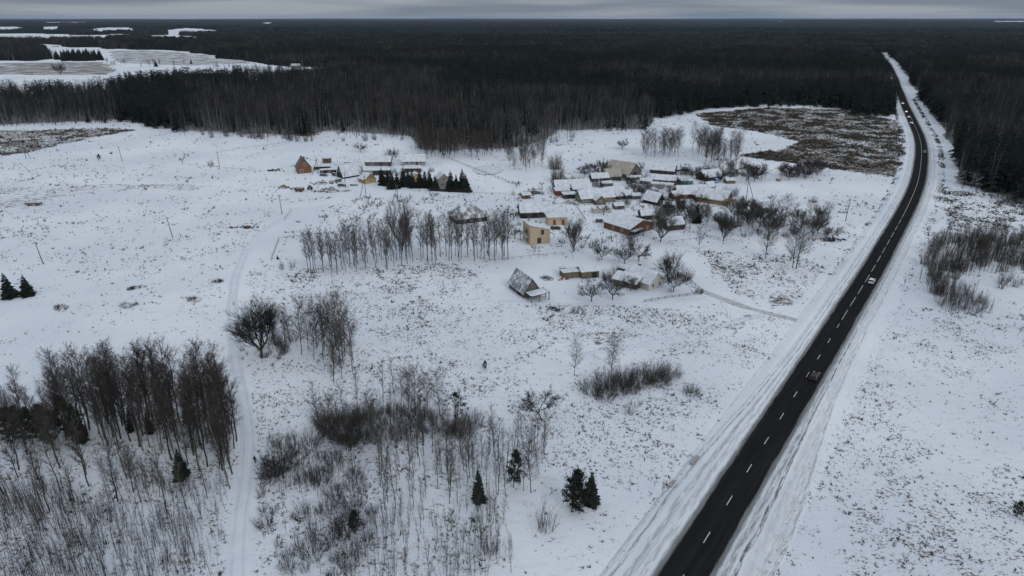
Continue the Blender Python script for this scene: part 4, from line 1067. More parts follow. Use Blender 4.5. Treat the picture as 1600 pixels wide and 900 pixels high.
heap(1119, 285, 4, 3, 2.6, 20, ['blue_tarp', 'roof_snow'], 'blue tarpaulin-covered heap behind the timber house', 'tarp heap', seed=9)
heap(820, 305, 7, 4, 1.4, 34, ['grey_wood', 'roof_snow', 'tan_wood'], 'firewood and planks left of the van-like parked car', 'wood heap', seed=10, name='wood_heap')
heap(928, 283, 6, 3, 1.2, 24, ['dark_wood', 'roof_snow', 'rust'], 'yard clutter between the long house and the tan barn', 'clutter', seed=11)
heap(1066, 268, 7, 2, 1.8, 26, ['black_wood', 'redbrown_wood', 'roof_snow'], 'black timber stack behind the teal shed', 'timber stack', seed=12, name='timber_stack')
heap(890, 318, 9, 5, 1.0, 44, ['grey_wood', 'roof_snow', 'concrete', 'roof_snow'], 'snowy yard clutter below the red extension', 'clutter', seed=13)
heap(878, 437, 3, 1.4, .5, 12, ['red_plastic', 'roof_snow'], 'small reddish heap in the snow left of the olive shed', 'heap', seed=14)
heap(1300, 376, 9, 3, 1.2, 34, ['dark_wood', 'grey_wood', 'roof_snow'], 'dark deadwood heap at the right end of the garden belt', 'deadwood', seed=15, name='deadwood_heap')
# carts and trailers
def trailer(u, v, L, W, H, mat, label, rz):
    o = empty('trailer', at(u, v), rz); tag(o, label, 'trailer')
    mb = MB(); mb.box(-L / 2, L / 2, -W / 2, W / 2, .7, .85); b_ = mb.build('bed', mat, o)
    for q in ((-L / 2, -L / 2 + .08, -W / 2, W / 2), (L / 2 - .08, L / 2, -W / 2, W / 2), (-L / 2 + .08, L / 2 - .08, -W / 2, -W / 2 + .08), (-L / 2 + .08, L / 2 - .08, W / 2 - .08, W / 2)):
        mb = MB(); mb.box(*q, .852, .85 + H); mb.build('side_board', mat, o)
    for x in (-L * .25, L * .25):
        for y in (-W / 2 - .12, W / 2 + .12):
            mb = MB(); mb.seg((x, y - .1, .4), (x, y + .1, .4), .42, .42, 12); mb.build('wheel', 'tyre', o)
    mb = MB(); mb.box(-L / 2 + .1, L / 2 - .1, -W / 2 + .1, W / 2 - .1, .853, .9 + H * .7); mb.build('snow_load', 'roof_snow', o)
    mb = MB(); mb.seg((L / 2, 0, .7), (L / 2 + 1.5, 0, .5), .06, .06, 6); mb.build('drawbar', mat, o)
trailer(468, 299, 4.6, 2.2, 1.0, 'rust', 'rusty brown farm trailer left of the scrap heap', R(170))
trailer(53, 321, 7.0, 1.8, .5, 'rust', 'long low brown trailer on the dry-grass strip at far left', R(5))
o = empty('covered_tractor', at(485, 296), R(95)); tag(o, 'dark old tractor between the rusty trailer and the scrap heap', 'tractor')
mb = MB(); mb.box(-.4, 1.7, -.4, .4, .7, 1.35); mb.build('hood', 'car_grey', o)
mb = MB(); mb.box(-1.5, -.45, -.7, .7, .8, 2.5); mb.build('cab', 'car_grey', o)
mb = MB(); mb.box(-1.6, -.35, -.8, .8, 2.503, 2.7); mb.build('cab_roof', 'roof_snow', o)
for x, y, r_ in ((-1.0, -.95, .8), (-1.0, .95, .8), (1.3, -.75, .45), (1.3, .75, .45)):
    mb = MB(); mb.seg((x, y - .18, r_), (x, y + .18, r_), r_, r_, 14); mb.build('wheel', 'tyre', o)
for y in (-.3, .3): mb = MB(); mb.box(1.7, 1.76, y - .12, y + .12, 1.05, 1.25); mb.build('headlight', 'headlight', o)
o = empty('fallen_log', at(553, 290), R(-4)); tag(o, 'single dark log lying right of the farm pole', 'log')
mb = MB(); mb.seg((-2, 0, .35), (2, .2, .35), .4, .33, 9); mb.build('stem', 'dark_bark', o)
mb = MB(); mb.box(-1.8, 1.8, -.15, .25, .62, .74); mb.build('snow_cap', 'roof_snow', o)
o = empty('track_post', at(365, 477)); tag(o, 'short grey post on the left edge of the snowy track', 'post')
mb = MB(); mb.seg((0, 0, -.1), (.08, 0, 1.3), .12, .1, 6); mb.build('shaft', 'grey_wood', o)
mb = MB(); mb.seg((.08, 0, 1.3), (.08, 0, 1.36), .13, .02, 6); mb.build('snow_cap', 'roof_snow', o)

# ------------------------------------------------------------------ person walking along the track
def person(u, v, heading, label):
    J = [(0, 0, .95), (0, 0, 1.15), (.01, 0, 1.38), (.02, 0, 1.50), (.04, 0, 1.60), (.05, 0, 1.72),
         (.02, .19, 1.40), (-.06, .25, 1.14), (.06, .24, .92), (.10, .24, .84), (.0, -.19, 1.40), (.08, -.25, 1.14), (.20, -.23, .95), (.24, -.23, .87),
         (.0, .10, .90), (.10, .11, .50), (.05, .11, .10), (.20, .11, .05), (.0, -.10, .90), (-.06, -.11, .50), (-.22, -.11, .12), (-.09, -.11, .05)]
    E = [(0, 1), (1, 2), (2, 3), (3, 4), (4, 5), (2, 6), (6, 7), (7, 8), (8, 9), (2, 10), (10, 11), (11, 12), (12, 13), (0, 14), (14, 15), (15, 16), (16, 17), (0, 18), (18, 19), (19, 20), (20, 21)]
    rad = [.15, .15, .16, .065, .10, .08, .075, .06, .045, .04, .075, .06, .045, .04, .10, .075, .055, .05, .10, .075, .055, .05]
    me = bpy.data.meshes.new('body'); me.from_pydata(J, E, []); o = bpy.data.objects.new('body', me); COL.objects.link(o)
    o.modifiers.new('skin', 'SKIN'); me.skin_vertices[0].data[0].use_root = True
    for i, r_ in enumerate(rad): me.skin_vertices[0].data[i].radius = (r_, r_)
    sub = o.modifiers.new('sub', 'SUBSURF'); sub.levels = sub.render_levels = 2
    dg = bpy.context.evaluated_depsgraph_get(); m2 = bpy.data.meshes.new_from_object(o.evaluated_get(dg)); bpy.data.objects.remove(o)
    for n_ in ('cloth_dark', 'cloth_trousers', 'skin', 'tyre'): m2.materials.append(MATS[n_])
    for p_ in m2.polygons:
        z = p_.center.z; c_ = p_.center
        p_.material_index = 3 if z < .12 else (1 if z < .92 and abs(c_.y) < .2 else (2 if z > 1.52 and c_.x > .06 else (2 if z < .88 else 0)))
        p_.use_smooth = True
    root = empty('person', at(u, v), heading); tag(root, label, 'person')
    b_ = bpy.data.objects.new('body', m2); COL.objects.link(b_); b_.parent = root
    mb = MB(); mb.seg((.03, 0, 1.66), (.02, 0, 1.80), .115, .06, 10); mb.build('knit_hat', 'cloth_dark', root, True)
person(399, 724, R(100), 'person in dark winter clothes walking along the right edge of the snowy track')

# ------------------------------------------------------------------ trees
def rdir(rng, up=0.0):
    a = rng.uniform(0, 2 * math.pi); z = rng.uniform(-1, 1); r = math.sqrt(max(0, 1 - z * z))
    return Vector((r * math.cos(a), r * math.sin(a), z + up)).normalized()
def make_birch(seed, h, nb=34, tw=9, spread=0.16, rise=1.25, base=0.28, thick=1.0):
    rng = random.Random(seed); T = MB(); C = MB()
    n = 8; lean = Vector((rng.uniform(-.05, .05), rng.uniform(-.05, .05), 0)); P = []
    for i in range(n + 1):
        q = i / n
        P.append(Vector((lean.x * h * q + rng.uniform(-.02, .02) * h * 0.4 * (q > 0), lean.y * h * q + rng.uniform(-.02, .02) * h * 0.4 * (q > 0), h * q)))
    r0 = (0.0085 * h + 0.015) * thick
    rad = lambda q: r0 * (1 - q) ** 0.85 + 0.012
    for i in range(n): T.seg(P[i], P[i + 1], rad(i / n), rad((i + 1) / n), 5)
    def tp(q):
        k = min(n - 1, int(q * n)); return P[k].lerp(P[k + 1], q * n - k)
    for b in range(nb):
        q = base + (0.97 - base) * (b + rng.random()) / nb
        p = tp(q); a = rng.uniform(0, 2 * math.pi)
        prof = math.sin(math.pi * min(1, (q - base) / (1 - base) * 0.78 + 0.2)) ** 0.8
        L = h * spread * (0.45 + 0.9 * prof) * rng.uniform(0.6, 1.2)
        d = Vector((math.cos(a), math.sin(a), rise * rng.uniform(0.75, 1.3))).normalized()
        rb = rad(q) * 0.42
        p1 = p + d * L * 0.5
        d2 = (d + Vector((0, 0, 0.15)) + rdir(rng) * 0.25).normalized()
        p2 = p1 + d2 * L * 0.55
        C.seg(p, p1, rb, rb * 0.6); C.seg(p1, p2, rb * 0.6, 0)
        for k in range(tw):
            f = rng.uniform(0.15, 1.0)
            s = p.lerp(p1, f * 2) if f < 0.5 else p1.lerp(p2, f * 2 - 1)
            dd = (d + rdir(rng) * 0.95 + Vector((0, 0, -0.1))).normalized()
            l = L * rng.uniform(0.22, 0.55)
            e = s + dd * l
            C.seg(s, e, 0.013 * thick + 0.0006 * h, 0)
            if rng.random() < 0.7:
                m = s.lerp(e, 0.5); C.seg(m, m + (dd + rdir(rng) * 0.8).normalized() * l * 0.55, 0.011 * thick, 0)
    return T, C
def make_wide(seed, h, spread=1.0, fork=4, levels=4, trunk=0.22, crook=0.35, thick=1.0, up=0.35, lean=0.0, dens=1.0):
    """broad crooked crown: apple, oak, willow"""
    rng = random.Random(seed); T = MB(); C = MB()
    th = h * trunk; base = Vector((0, 0, 0)); top = Vector((lean * th, rng.uniform(-.1, .1) * th, th)); r0 = (0.022 * h + 0.04) * thick
    T.seg(base - Vector((0, 0, .1)), base.lerp(top, .5) + Vector((lean * .12 * th, 0, 0)), r0 * 1.25, r0, 6); T.seg(base.lerp(top, .5) + Vector((lean * .12 * th, 0, 0)), top, r0, r0 * 0.8, 6)
    def grow(p, d, L, r, lv):
        mid = p + d * L * 0.5 + rdir(rng) * L * 0.08
        d2 = (d + rdir(rng) * crook + Vector((0, 0, up * 0.3))).normalized()
        e = mid + d2 * L * 0.5
        M = T if lv == levels else C
        n = 5 if lv == levels else (4 if lv == levels - 1 else 3)
        M.seg(p, mid, r, r * 0.8, n); M.seg(mid, e, r * 0.8, r * 0.55 if lv > 1 else 0, n)
        if lv <= 1:
            for k in range(int(8 * dens)):
                s = p.lerp(e, rng.uniform(0.2, 1.0)); C.seg(s, s + (d2 + rdir(rng, 0.1) * 0.9).normalized() * L * rng.uniform(0.35, 0.75), max(0.010, r * 0.35), 0)
            return
        kids = 3 if lv == levels else (4 if rng.random() < 0.6 * dens else 3)
        for k in range(kids + 1):
            q = e if k == 0 else (p.lerp(mid, rng.uniform(0.5, 1)) if rng.random() < 0.35 else mid.lerp(e, rng.random()))
            ax = rdir(rng)
            dd = (d2 + ax * rng.uniform(0.55, 0.95) * (0.5 if k == 0 else 1.0)).normalized()
            dd = (dd + Vector((0, 0, up * 0.35))).normalized()
            grow(q, dd, L * rng.uniform(0.58, 0.78), r * 0.55, lv - 1)
    for k in range(fork):
        a = 2 * math.pi * (k + rng.uniform(-.3, .3)) / fork
        el = rng.uniform(0.5, 1.3) / max(spread, .3)
        d = Vector((math.cos(a) + lean * .5, math.sin(a), el)).normalized()
        grow(top - Vector((0, 0, rng.uniform(0, .25) * th)), d, h * 0.36 * rng.uniform(0.85, 1.15), r0 * 0.6, levels)
    zt = max(v[2] for v in C.v)
    f = h / zt
    for M in (T, C): M.v = [(x * (0.5 + 0.5 * f), y * (0.5 + 0.5 * f), z * f) for x, y, z in M.v]
    return T, C
def make_shrub(seed, h, rad=0.45, stems=26, tw=7, thick=1.0, bs=0.2):
    """many stems from one root; returns one mesh of stems"""
    rng = random.Random(seed); C = MB()
    for s in range(stems):
        a = rng.uniform(0, 2 * math.pi); q = math.sqrt(rng.random()) * bs * h
        p = Vector((q * math.cos(a), q * math.sin(a), -0.05))
        out = rng.uniform(0.05, 1.0) * rad * 1.25
        d = Vector((math.cos(a) * out, math.sin(a) * out, 1.0)).normalized()
        L = h * rng.uniform(0.45, 1.05) * (1 - .35 * (q / (bs * h)) ** 2)
        if s: C.seg((0, 0, -.04), p, .02, .015)
        m = p + d * L * 0.5 + rdir(rng) * 0.09 * L; d2 = (d + rdir(rng) * 0.5 + Vector((0, 0, .12))).normalized(); e = m + d2 * L * 0.5
        r = (0.006 * h + 0.008) * thick
        C.seg(p, m, r, r * .7); C.seg(m, e, r * .7, 0)
        for k in range(tw):
            f = rng.uniform(0.25, 1.0); b = p.lerp(m, f * 2) if f < .5 else m.lerp(e, f * 2 - 1)
            dd = (d * .8 + rdir(rng)).normalized(); l = L * rng.uniform(.12, .36)
            C.seg(b, b + dd * l, 0.011 * thick, 0)
    return C
def make_thicket(seed, h, stems=9, rad=.32, thick=.8):
    """a loose clump of upright whips"""
    rng = random.Random(seed); C = MB()
    for s in range(stems):
        S_ = make_sapling(seed * 31 + s, h * rng.uniform(.55, 1.0), 24, thick)
        a = rng.uniform(0, 6.283); q = math.sqrt(rng.random()) * rad * h; k = len(C.v)
        C.seg((0, 0, -.04), (q * math.cos(a), q * math.sin(a), -.03), .02, .015); k = len(C.v)
        C.v += [(x + q * math.cos(a), y + q * math.sin(a), z) for x, y, z in S_.v]; C.f += [tuple(i + k for i in f) for f in S_.f]
    return C
def make_sapling(seed, h, tw=26, thick=1.0):
    rng = random.Random(seed); C = MB(); P = [Vector((0, 0, -.05))]
    n = 4; d = Vector((rng.uniform(-.12, .12), rng.uniform(-.12, .12), 1))
    for i in range(n): P.append(P[-1] + (d + rdir(rng) * 0.07) * h / n)
    r0 = (0.0055 * h + 0.012) * thick
    for i in range(n): C.seg(P[i], P[i + 1], r0 * (1 - i / n) + .006, (r0 * (1 - (i + 1) / n) + .004) if i < n - 1 else 0, 4)
    for k in range(tw):
        q = rng.uniform(0.22, 0.98); i = min(n - 1, int(q * n)); p = P[i].lerp(P[i + 1], q * n - i)
        a = rng.uniform(0, 6.283); L = h * rng.uniform(0.09, 0.22) * (1.25 - q * .6)
        dd = Vector((math.cos(a), math.sin(a), rng.uniform(.8, 2.0))).normalized(); e = p + dd * L
        C.seg(p, e, 0.013 * thick, 0)
        for _ in range(2):
            m = p.lerp(e, rng.uniform(.3, .8)); C.seg(m, m + (dd + rdir(rng) * .8).normalized() * L * .5, 0.009 * thick, 0)
    return C
def make_spruce(seed, h, wid=0.2, layers=17, per=11, base=0.04):
    rng = random.Random(seed); T = MB(); C = MB()
    T.seg((0, 0, -.1), (0, 0, h * 0.96), 0.012 * h + .03, 0, 5)
    for l in range(layers):
        q = base + (0.985 - base) * l / (layers - 1)
        L0 = h * wid * (1 - q) ** 0.85 + 0.05 * h * (1 - q * .9) * 0.4
        z0 = h * q
        for b in range(max(5, int(per * (1 - q * .5)))):
            a = rng.uniform(0, 6.283); L = L0 * rng.uniform(0.7, 1.2)
            ca, sa = math.cos(a), math.sin(a)
            w = L * rng.uniform(.20, .32) + 0.05
            z = z0 + rng.uniform(-.02, .02) * h; dr = L * rng.uniform(.15, .5)
            r = Vector((ca, sa, 0)); t_ = Vector((-sa, ca, 0)); p0 = Vector((0, 0, z + L * .12))
            m = p0 + r * L * .55 + Vector((0, 0, -dr * .35)); e = p0 + r * L + Vector((0, 0, -dr * .8))
            C.face((p0, m - t_ * w + Vector((0, 0, -.22 * L)), m)); C.face((p0, m, m + t_ * w + Vector((0, 0, -.22 * L))))
            C.face((m, m - t_ * w + Vector((0, 0, -.22 * L)), e)); C.face((m, e, m + t_ * w + Vector((0, 0, -.22 * L))))
            for sgn in (-1, 1):
                s1 = p0.lerp(m, .6); C.face((s1, s1 + t_ * sgn * w * 1.25 + r * L * .22 + Vector((0, 0, -.28 * L)), s1 + r * L * .3 + Vector((0, 0, -.1 * L))))
    return T, C
def clump(C, rng, c, R_, n, flat=0.6):
    for k in range(n):
        d = rdir(rng); d.z *= flat
        p = c + d * R_ * rng.uniform(.15, .8)
        a = rdir(rng, .3); b = rdir(rng)
        s = R_ * rng.uniform(.22, .45)
        C.face((p - b * s * .4, p + b * s * .4, p + a * s * 1.3))
def make_pine(seed, h, wid=0.3, base=0.25, nb=34, nc=16, cs=0.11):
    rng = random.Random(seed); T = MB(); C = MB()
    top = Vector((rng.uniform(-.04, .04) * h, rng.uniform(-.04, .04) * h, h))
    T.seg((0, 0, -.1), top.lerp(Vector((0, 0, 0)), .5), .013 * h + .03, .009 * h + .02, 5); T.seg(top * .5, top, .009 * h + .02, .01, 5)
    for b in range(nb):
        q = base + (1 - base) * ((b + rng.random()) / nb) ** .9; p = top * q
        f = (q - base) / (1 - base); prof = (math.sin(math.pi * min(1, f * .85 + .2)) ** .7) * (1 if f < .75 else .8)
        a = rng.uniform(0, 6.283); L = h * wid * prof * rng.uniform(.55, 1.1)
        e = p + Vector((math.cos(a), math.sin(a), rng.uniform(.1, .6))).normalized() * L
        T.seg(p, e, .005 * h, 0)
        clump(C, rng, e, h * cs * rng.uniform(.8, 1.3), nc); clump(C, rng, p.lerp(e, .62), h * cs * .8, nc // 2)
    clump(C, rng, top, h * cs * .9, nc)
    return T, C

VAR = {}
def reg(kind, items, tm, cm, name):
    out = []
    for T, C in items:
        out.append((T.mesh('trunk', tm) if T else None, C.mesh('crown', cm)))
    VAR[kind] = (out, name)
reg('birch', [make_birch(10 + i, 15, 40 + 3 * (i % 3), 14, 0.14 + .02 * (i % 2), 1.5, .28, 1.0) for i in range(7)], 'birch_bark', 'birch_twig', 'birch_tree')
reg('birch_dark', [make_birch(30 + i, 14, 46, 15, 0.16, 1.5, .26, 1.05) for i in range(5)], 'dark_bark', 'birch_twig', 'birch_tree')
reg('birch_thin', [make_birch(50 + i, 9, 28, 11, 0.15, 1.5, 0.25, 0.75) for i in range(6)], 'grey_bark', 'grey_twig', 'young_birch')
reg('birch_open', [make_birch(70 + i, 14, 46, 19, 0.25, 1.05, 0.22, .8) for i in range(3)], 'grey_bark', 'grey_twig', 'birch_tree')
reg('alder', [make_birch(80 + i, 14, 48, 20, 0.22, 1.2, 0.13, .85) for i in range(4)], 'dark_bark', 'brown_twig', 'alder_tree')
reg('olive', [make_birch(90, 10, 46, 12, 0.2, 1.6, 0.12, 1.0)], 'dark_bark', 'olive_twig', 'young_tree')
reg('big', [make_wide(100, 18, .42, 9, 5, .2, .26, .85, .5, 0, .8)], 'dark_bark', 'dark_twig', 'linden_tree')
reg('apple', [make_wide(110 + i, 7, 1.1, 6, 4, .2, .45, .75, .3, 0, 1.2) for i in range(4)], 'dark_bark', 'dark_twig', 'apple_tree')
reg('apple_lean', [make_wide(120, 7.5, 1.3, 5, 4, .38, .5, .8, .25, .35, 1.9)], 'dark_bark', 'dark_twig', 'apple_tree')
reg('oakish', [make_wide(130 + i, 9, 1.25, 7, 5, .18, .4, .6, .3, 0, .8) for i in range(2)], 'dark_bark', 'dark_twig', 'broad_tree')
reg('fruit', [make_wide(140 + i, 4, 1.1, 4, 3, .25, .4, 1.1, .3, 0, 1.2) for i in range(3)], 'grey_bark', 'grey_twig', 'fruit_tree')
reg('willow', [make_wide(150 + i, 14, .5, 8, 4, .1, .25, .65, .5, 0, 1.7) for i in range(2)], 'dark_bark', 'grey_twig', 'willow_tree')
reg('shrub', [(None, make_shrub(160 + i, 6, .42, 30, 14, .8)) for i in range(5)], None, 'grey_twig', 'willow_shrub')
reg('shrub_brown', [(None, make_shrub(170 + i, 7, .34, 40, 16, .8)) for i in range(5)], None, 'brown_twig', 'alder_shrub')
reg('shrub_dark', [(None, make_shrub(180 + i, 4, .55, 46, 18, .8, .32)) for i in range(4)], None, 'dark_twig', 'dark_shrub')
reg('shrub_dense', [(None, make_shrub(190 + i, 5, .5, 110, 22, .85, .55)) for i in range(3)], None, 'brown_twig', 'bramble_shrub')
reg('shrub_olive', [(None, make_shrub(195 + i, 8, .4, 120, 22, 1.0, .4)) for i in range(2)], None, 'olive_twig', 'olive_shrub')
reg('thicket', [(None, make_thicket(400 + i, 6, 9)) for i in range(6)], None, 'birch_twig', 'whip_thicket')
reg('thicket_brown', [(None, make_thicket(420 + i, 7, 12, .26)) for i in range(6)], None, 'brown_twig', 'alder_shrub')
reg('sapling', [(None, make_sapling(200 + i, 6, 44, .8)) for i in range(8)], None, 'grey_twig', 'sapling')
reg('sapling_dark', [(None, make_sapling(220 + i, 6, 50, .85)) for i in range(6)], None, 'birch_twig', 'sapling')
reg('spruce', [make_spruce(240 + i, 9, .30, 22, 17) for i in range(4)], 'dark_bark', 'spruce_needles', 'spruce_tree')
reg('spruce_slim', [make_spruce(250 + i, 9, .17, 22, 15) for i in range(3)], 'dark_bark', 'spruce_needles', 'spruce_tree')
reg('pine', [make_pine(260 + i, 8, .27, .08 + .1 * (i % 2), 60, 34, .1) for i in range(4)], 'dark_bark', 'pine_needles', 'pine_tree')
reg('pine_open', [make_pine(270, 8, .34, .3, 34, 26, .08)], 'dark_bark', 'pine_needles', 'pine_tree')
NOMH = dict(birch=15, birch_dark=14, birch_thin=9, birch_open=14, alder=14, olive=10, big=18, apple=7, apple_lean=7.5, oakish=9, fruit=4, willow=14, shrub=6, shrub_brown=7,
            shrub_dark=4, shrub_dense=5, shrub_olive=8, sapling=6, sapling_dark=6, thicket=6, thicket_brown=7, spruce=9, spruce_slim=9, pine=8, pine_open=8)
TR = random.Random(7)
def plant(kind, u, v, h, label, cat=None, group=None, rot=None, wide=1.0):
    out, name = VAR[kind]
    T, C = out[TR.randrange(len(out))]
    p = at(u, v); s = h / NOMH[kind]
    rz = TR.uniform(0, 6.283) if rot is None else rot
    if T is None:
        o = bpy.data.objects.new(name, C); COL.objects.link(o)
        o.location = p; o.rotation_euler = (0, 0, rz); o.scale = (s * wide, s * wide, s)
    else:
        o = empty(name, p, rz); o.scale = (s * wide, s * wide, s)
        for nm, me in (('trunk', T), ('crown', C)):
            q = bpy.data.objects.new(nm, me); COL.objects.link(q); q.parent = o
    o.rotation_euler = (TR.gauss(0, .035), TR.gauss(0, .035), rz)
    tag(o, label, cat or ('shrub' if T is None and 'sap' not in kind else 'tree'), group)
    return o
PLACED = []
def stand(kinds, poly, n, h0, h1, label, group, cat=None, mind=1.2, wide=1.0):
    us = [p[0] for p in poly]; vs_ = [p[1] for p in poly]; got = 0; tries = 0
    while got < n and tries < n * 40:
        tries += 1
        # uniform over the ground, not over the picture
        v = TR.uniform(min(vs_), max(vs_)); u = TR.uniform(min(us), max(us))
        if TR.random() > (mpp(v) / mpp(min(vs_))) ** 3: continue
        if not bool(pip(np.array([u]), np.array([v]), poly)[0]): continue
        p = at(u, v)
        if any((p.x - a) ** 2 + (p.y - b) ** 2 < r_ * r_ for a, b, r_ in BLD): continue
        if any((p.x - a) ** 2 + (p.y - b) ** 2 < mind * mind for a, b in PLACED): continue
        PLACED.append((p.x, p.y)); got += 1
        h = TR.uniform(h0, h1) * (TR.uniform(.6, .85) if TR.random() < .2 else 1.0)
        plant(TR.choice(kinds), u, v, h, label, cat, group, wide=wide)

# groves
L_ = 'slender bare birch in the dense tall grove left of the snowy track'
stand(['birch', 'birch_dark', 'birch_dark'], [(95, 655), (330, 640), (368, 660), (372, 720), (362, 765), (320, 740), (250, 712), (170, 700), (105, 680)], 100, 14.5, 18.5, L_, 'birches of the dense grove by the track', 'birch tree')
stand(['birch_dark', 'birch_thin'], [(0, 705), (110, 700), (240, 765), (262, 725), (350, 770), (345, 800), (60, 800), (5, 790)], 24, 10, 13.5, 'thin bare birch standing free in front of the dense grove at lower left', 'free-standing birches before the dense grove', 'birch tree', 2.5)
stand(['birch_dark', 'birch'], [(-40, 650), (90, 650), (112, 690), (60, 700), (-40, 705)], 34, 9, 12.5, 'bare birch among the dark pines at the left edge', 'birches among the pines at the left edge', 'birch tree')
stand(['thicket', 'thicket_brown', 'thicket', 'sapling_dark'], [(-20, 770), (120, 775), (200, 850), (180, 930), (-20, 960)], 110, 4.0, 7.5, 'bare brownish thicket stem clump at the lower left corner', 'thicket at the lower left corner', 'shrub', 1.2)
stand(['sapling', 'thicket', 'sapling_dark', 'thicket'], [(150, 770), (345, 790), (345, 905), (190, 930), (180, 860)], 80, 3.2, 6.5, 'leafless sapling in the clearing between the dense grove and the track bend', 'saplings in the lower left clearing', 'sapling', 1.4)
stand(['thicket', 'thicket_brown', 'sapling_dark'], [(170, 720), (360, 770), (352, 800), (170, 770)], 30, 3, 6, 'low bare bush along the foot of the dense birch grove', 'bushes at the foot of the birch grove', 'bush', 1.4)
stand(['thicket', 'sapling_dark', 'shrub_dark', 'shrub'], [(420, 690), (470, 685), (560, 740), (590, 820), (560, 905), (440, 905), (404, 810), (408, 775), (425, 740)], 104, 2.2, 5.6, 'dark leafless bush beside the right edge of the snowy track', 'bushes right of the snowy track', 'bush', 1.5)
stand(['birch_thin', 'birch_open'], [(480, 640), (560, 625), (620, 600), (690, 650), (750, 690), (700, 700), (600, 715), (490, 705)], 26, 8, 12, 'grey birch in the mixed clump around the broad crooked tree', 'birches around the broad crooked tree', 'birch tree', 2.2)
stand(['shrub_dark', 'shrub', 'shrub_brown'], [(500, 655), (640, 640), (690, 655), (680, 680), (560, 700), (500, 690)], 58, 3, 5.8, 'dense dark undergrowth bush in the mixed clump left of the lone pine', 'undergrowth of the mixed clump', 'bush', 1.5)
stand(['birch_thin', 'sapling'], [(585, 730), (640, 705), (850, 690), (852, 760), (800, 780), (600, 800)], 92, 6.5, 10, 'thin young grey birch in the open row below the mixed clump', 'young birches in the middle foreground', 'birch tree', 1.2)
stand(['sapling', 'thicket', 'sapling_dark', 'birch_thin'], [(600, 805), (790, 790), (800, 905), (560, 940), (545, 860)], 84, 3.6, 7, 'leafless young tree at the bottom edge right of the small dark pine', 'young trees at the bottom edge', 'sapling', 1.3)
stand(['birch_open', 'birch'], [(466, 535), (545, 540), (560, 588), (500, 570), (468, 556)], 17, 11.5, 15.5, 'bare birch in the small group right of the huge branching tree', 'birches right of the huge tree', 'birch tree', 2.0)
stand(['alder', 'shrub_brown'], [(425, 520), (462, 528), (452, 548), (420, 555)], 9, 6, 9, 'dark small tree crowding the huge branching tree', 'small trees beside the huge tree', 'tree', 1.5)
stand(['shrub', 'shrub_dark'], [(375, 545), (450, 545), (430, 575), (380, 570)], 12, 1.6, 3.2, 'low brush round the foot of the huge branching tree', 'brush round the huge tree', 'brush', 1.2)
stand(['birch', 'birch_thin', 'birch'], [(470, 424), (540, 405), (640, 395), (652, 408), (600, 424), (475, 431)], 52, 12, 16, 'bare birch in the long row below the village orchard, left of centre', 'birches below the village orchard', 'birch tree', 1.8)
stand(['birch'], [(655, 403), (790, 395), (795, 406), (660, 413)], 34, 14.5, 19, 'tall pale birch in the row left of the beige two-storey house', 'birches left of the beige house', 'birch tree', 1.8)
stand(['thicket_brown', 'alder', 'shrub_brown'], [(1440, 405), (1465, 385), (1520, 368), (1545, 380), (1535, 415), (1490, 440), (1470, 475), (1445, 465)], 90, 6, 9.5, 'dense brown alder thicket clump right of the road by the blue sign', 'thicket right of the road, near part', 'shrub', 1.6)
stand(['thicket', 'shrub', 'thicket_brown'], [(1465, 450), (1510, 452), (1545, 478), (1540, 494), (1500, 494), (1462, 478)], 48, 4, 6, 'greyer lower bush at the front of the thicket right of the road', 'front of the roadside thicket', 'bush', 1.6)
stand(['thicket_brown', 'alder', 'shrub_brown'], [(1535, 372), (1640, 375), (1640, 425), (1575, 425), (1535, 430), (1520, 425)], 84, 6, 9.5, 'brown alder thicket clump at the right edge of the picture', 'thicket at the right edge', 'shrub', 1.8)
stand(['shrub'], [(1555, 435), (1600, 425), (1605, 450), (1565, 455)], 5, 5, 6.5, 'lone spreading grey bush below the thicket at the right edge', 'lone bushes below the right-edge thicket', 'bush', 3)
stand(['alder', 'birch_open', 'apple', 'willow'], [(1040, 340), (1110, 348), (1150, 340), (1180, 330), (1300, 352), (1310, 375), (1180, 368), (1060, 360)], 44, 7, 12, 'bare garden tree between the village houses and the highway', 'garden trees right of the village', 'tree', 4)
stand(['shrub_dark', 'shrub'], [(1110, 355), (1300, 365), (1310, 378), (1180, 376), (1080, 366)], 14, 2, 4, 'low dark bush among the garden trees near the highway', 'bushes right of the village', 'bush', 3)
stand(['alder', 'birch_open'], [(1003, 241), (1060, 236), (1063, 245), (1008, 247)], 17, 13, 17, 'bare tree in the left one of two clumps behind the village', 'left clump behind the village', 'tree', 3)
stand(['alder', 'birch_open'], [(1072, 236), (1120, 224), (1128, 240), (1155, 240), (1152, 262), (1110, 262), (1085, 242)], 32, 13, 18, 'bare tree in the right one of two clumps behind the village', 'right clump behind the village', 'tree', 3)
stand(['apple', 'shrub_dark', 'alder'], [(1095, 274), (1150, 268), (1200, 277), (1280, 262), (1285, 278), (1180, 286), (1100, 286)], 42, 6, 10, 'dark bushy tree in the belt between the village and the brown meadow', 'tree belt before the brown meadow', 'tree', 3.5)
stand(['alder', 'birch_open'], [(790, 245), (850, 240), (850, 262), (820, 270), (795, 265)], 20, 10, 15, 'bare tree in the clump above the village centre beside the pond garden', 'trees beside the pond garden', 'tree', 3)
stand(['apple'], [(905, 270), (948, 268), (950, 275), (908, 277)], 7, 6.5, 8.5, 'old dark apple tree in the row left of the big tan barn', 'apple trees left of the tan barn', 'apple tree', 4)
stand(['fruit'], [(535, 320), (650, 300), (690, 310), (640, 350), (540, 372), (500, 350)], 18, 3, 5, 'small fruit tree in the snowy orchard left of the village', 'fruit trees in the orchard', 'fruit tree', 5)
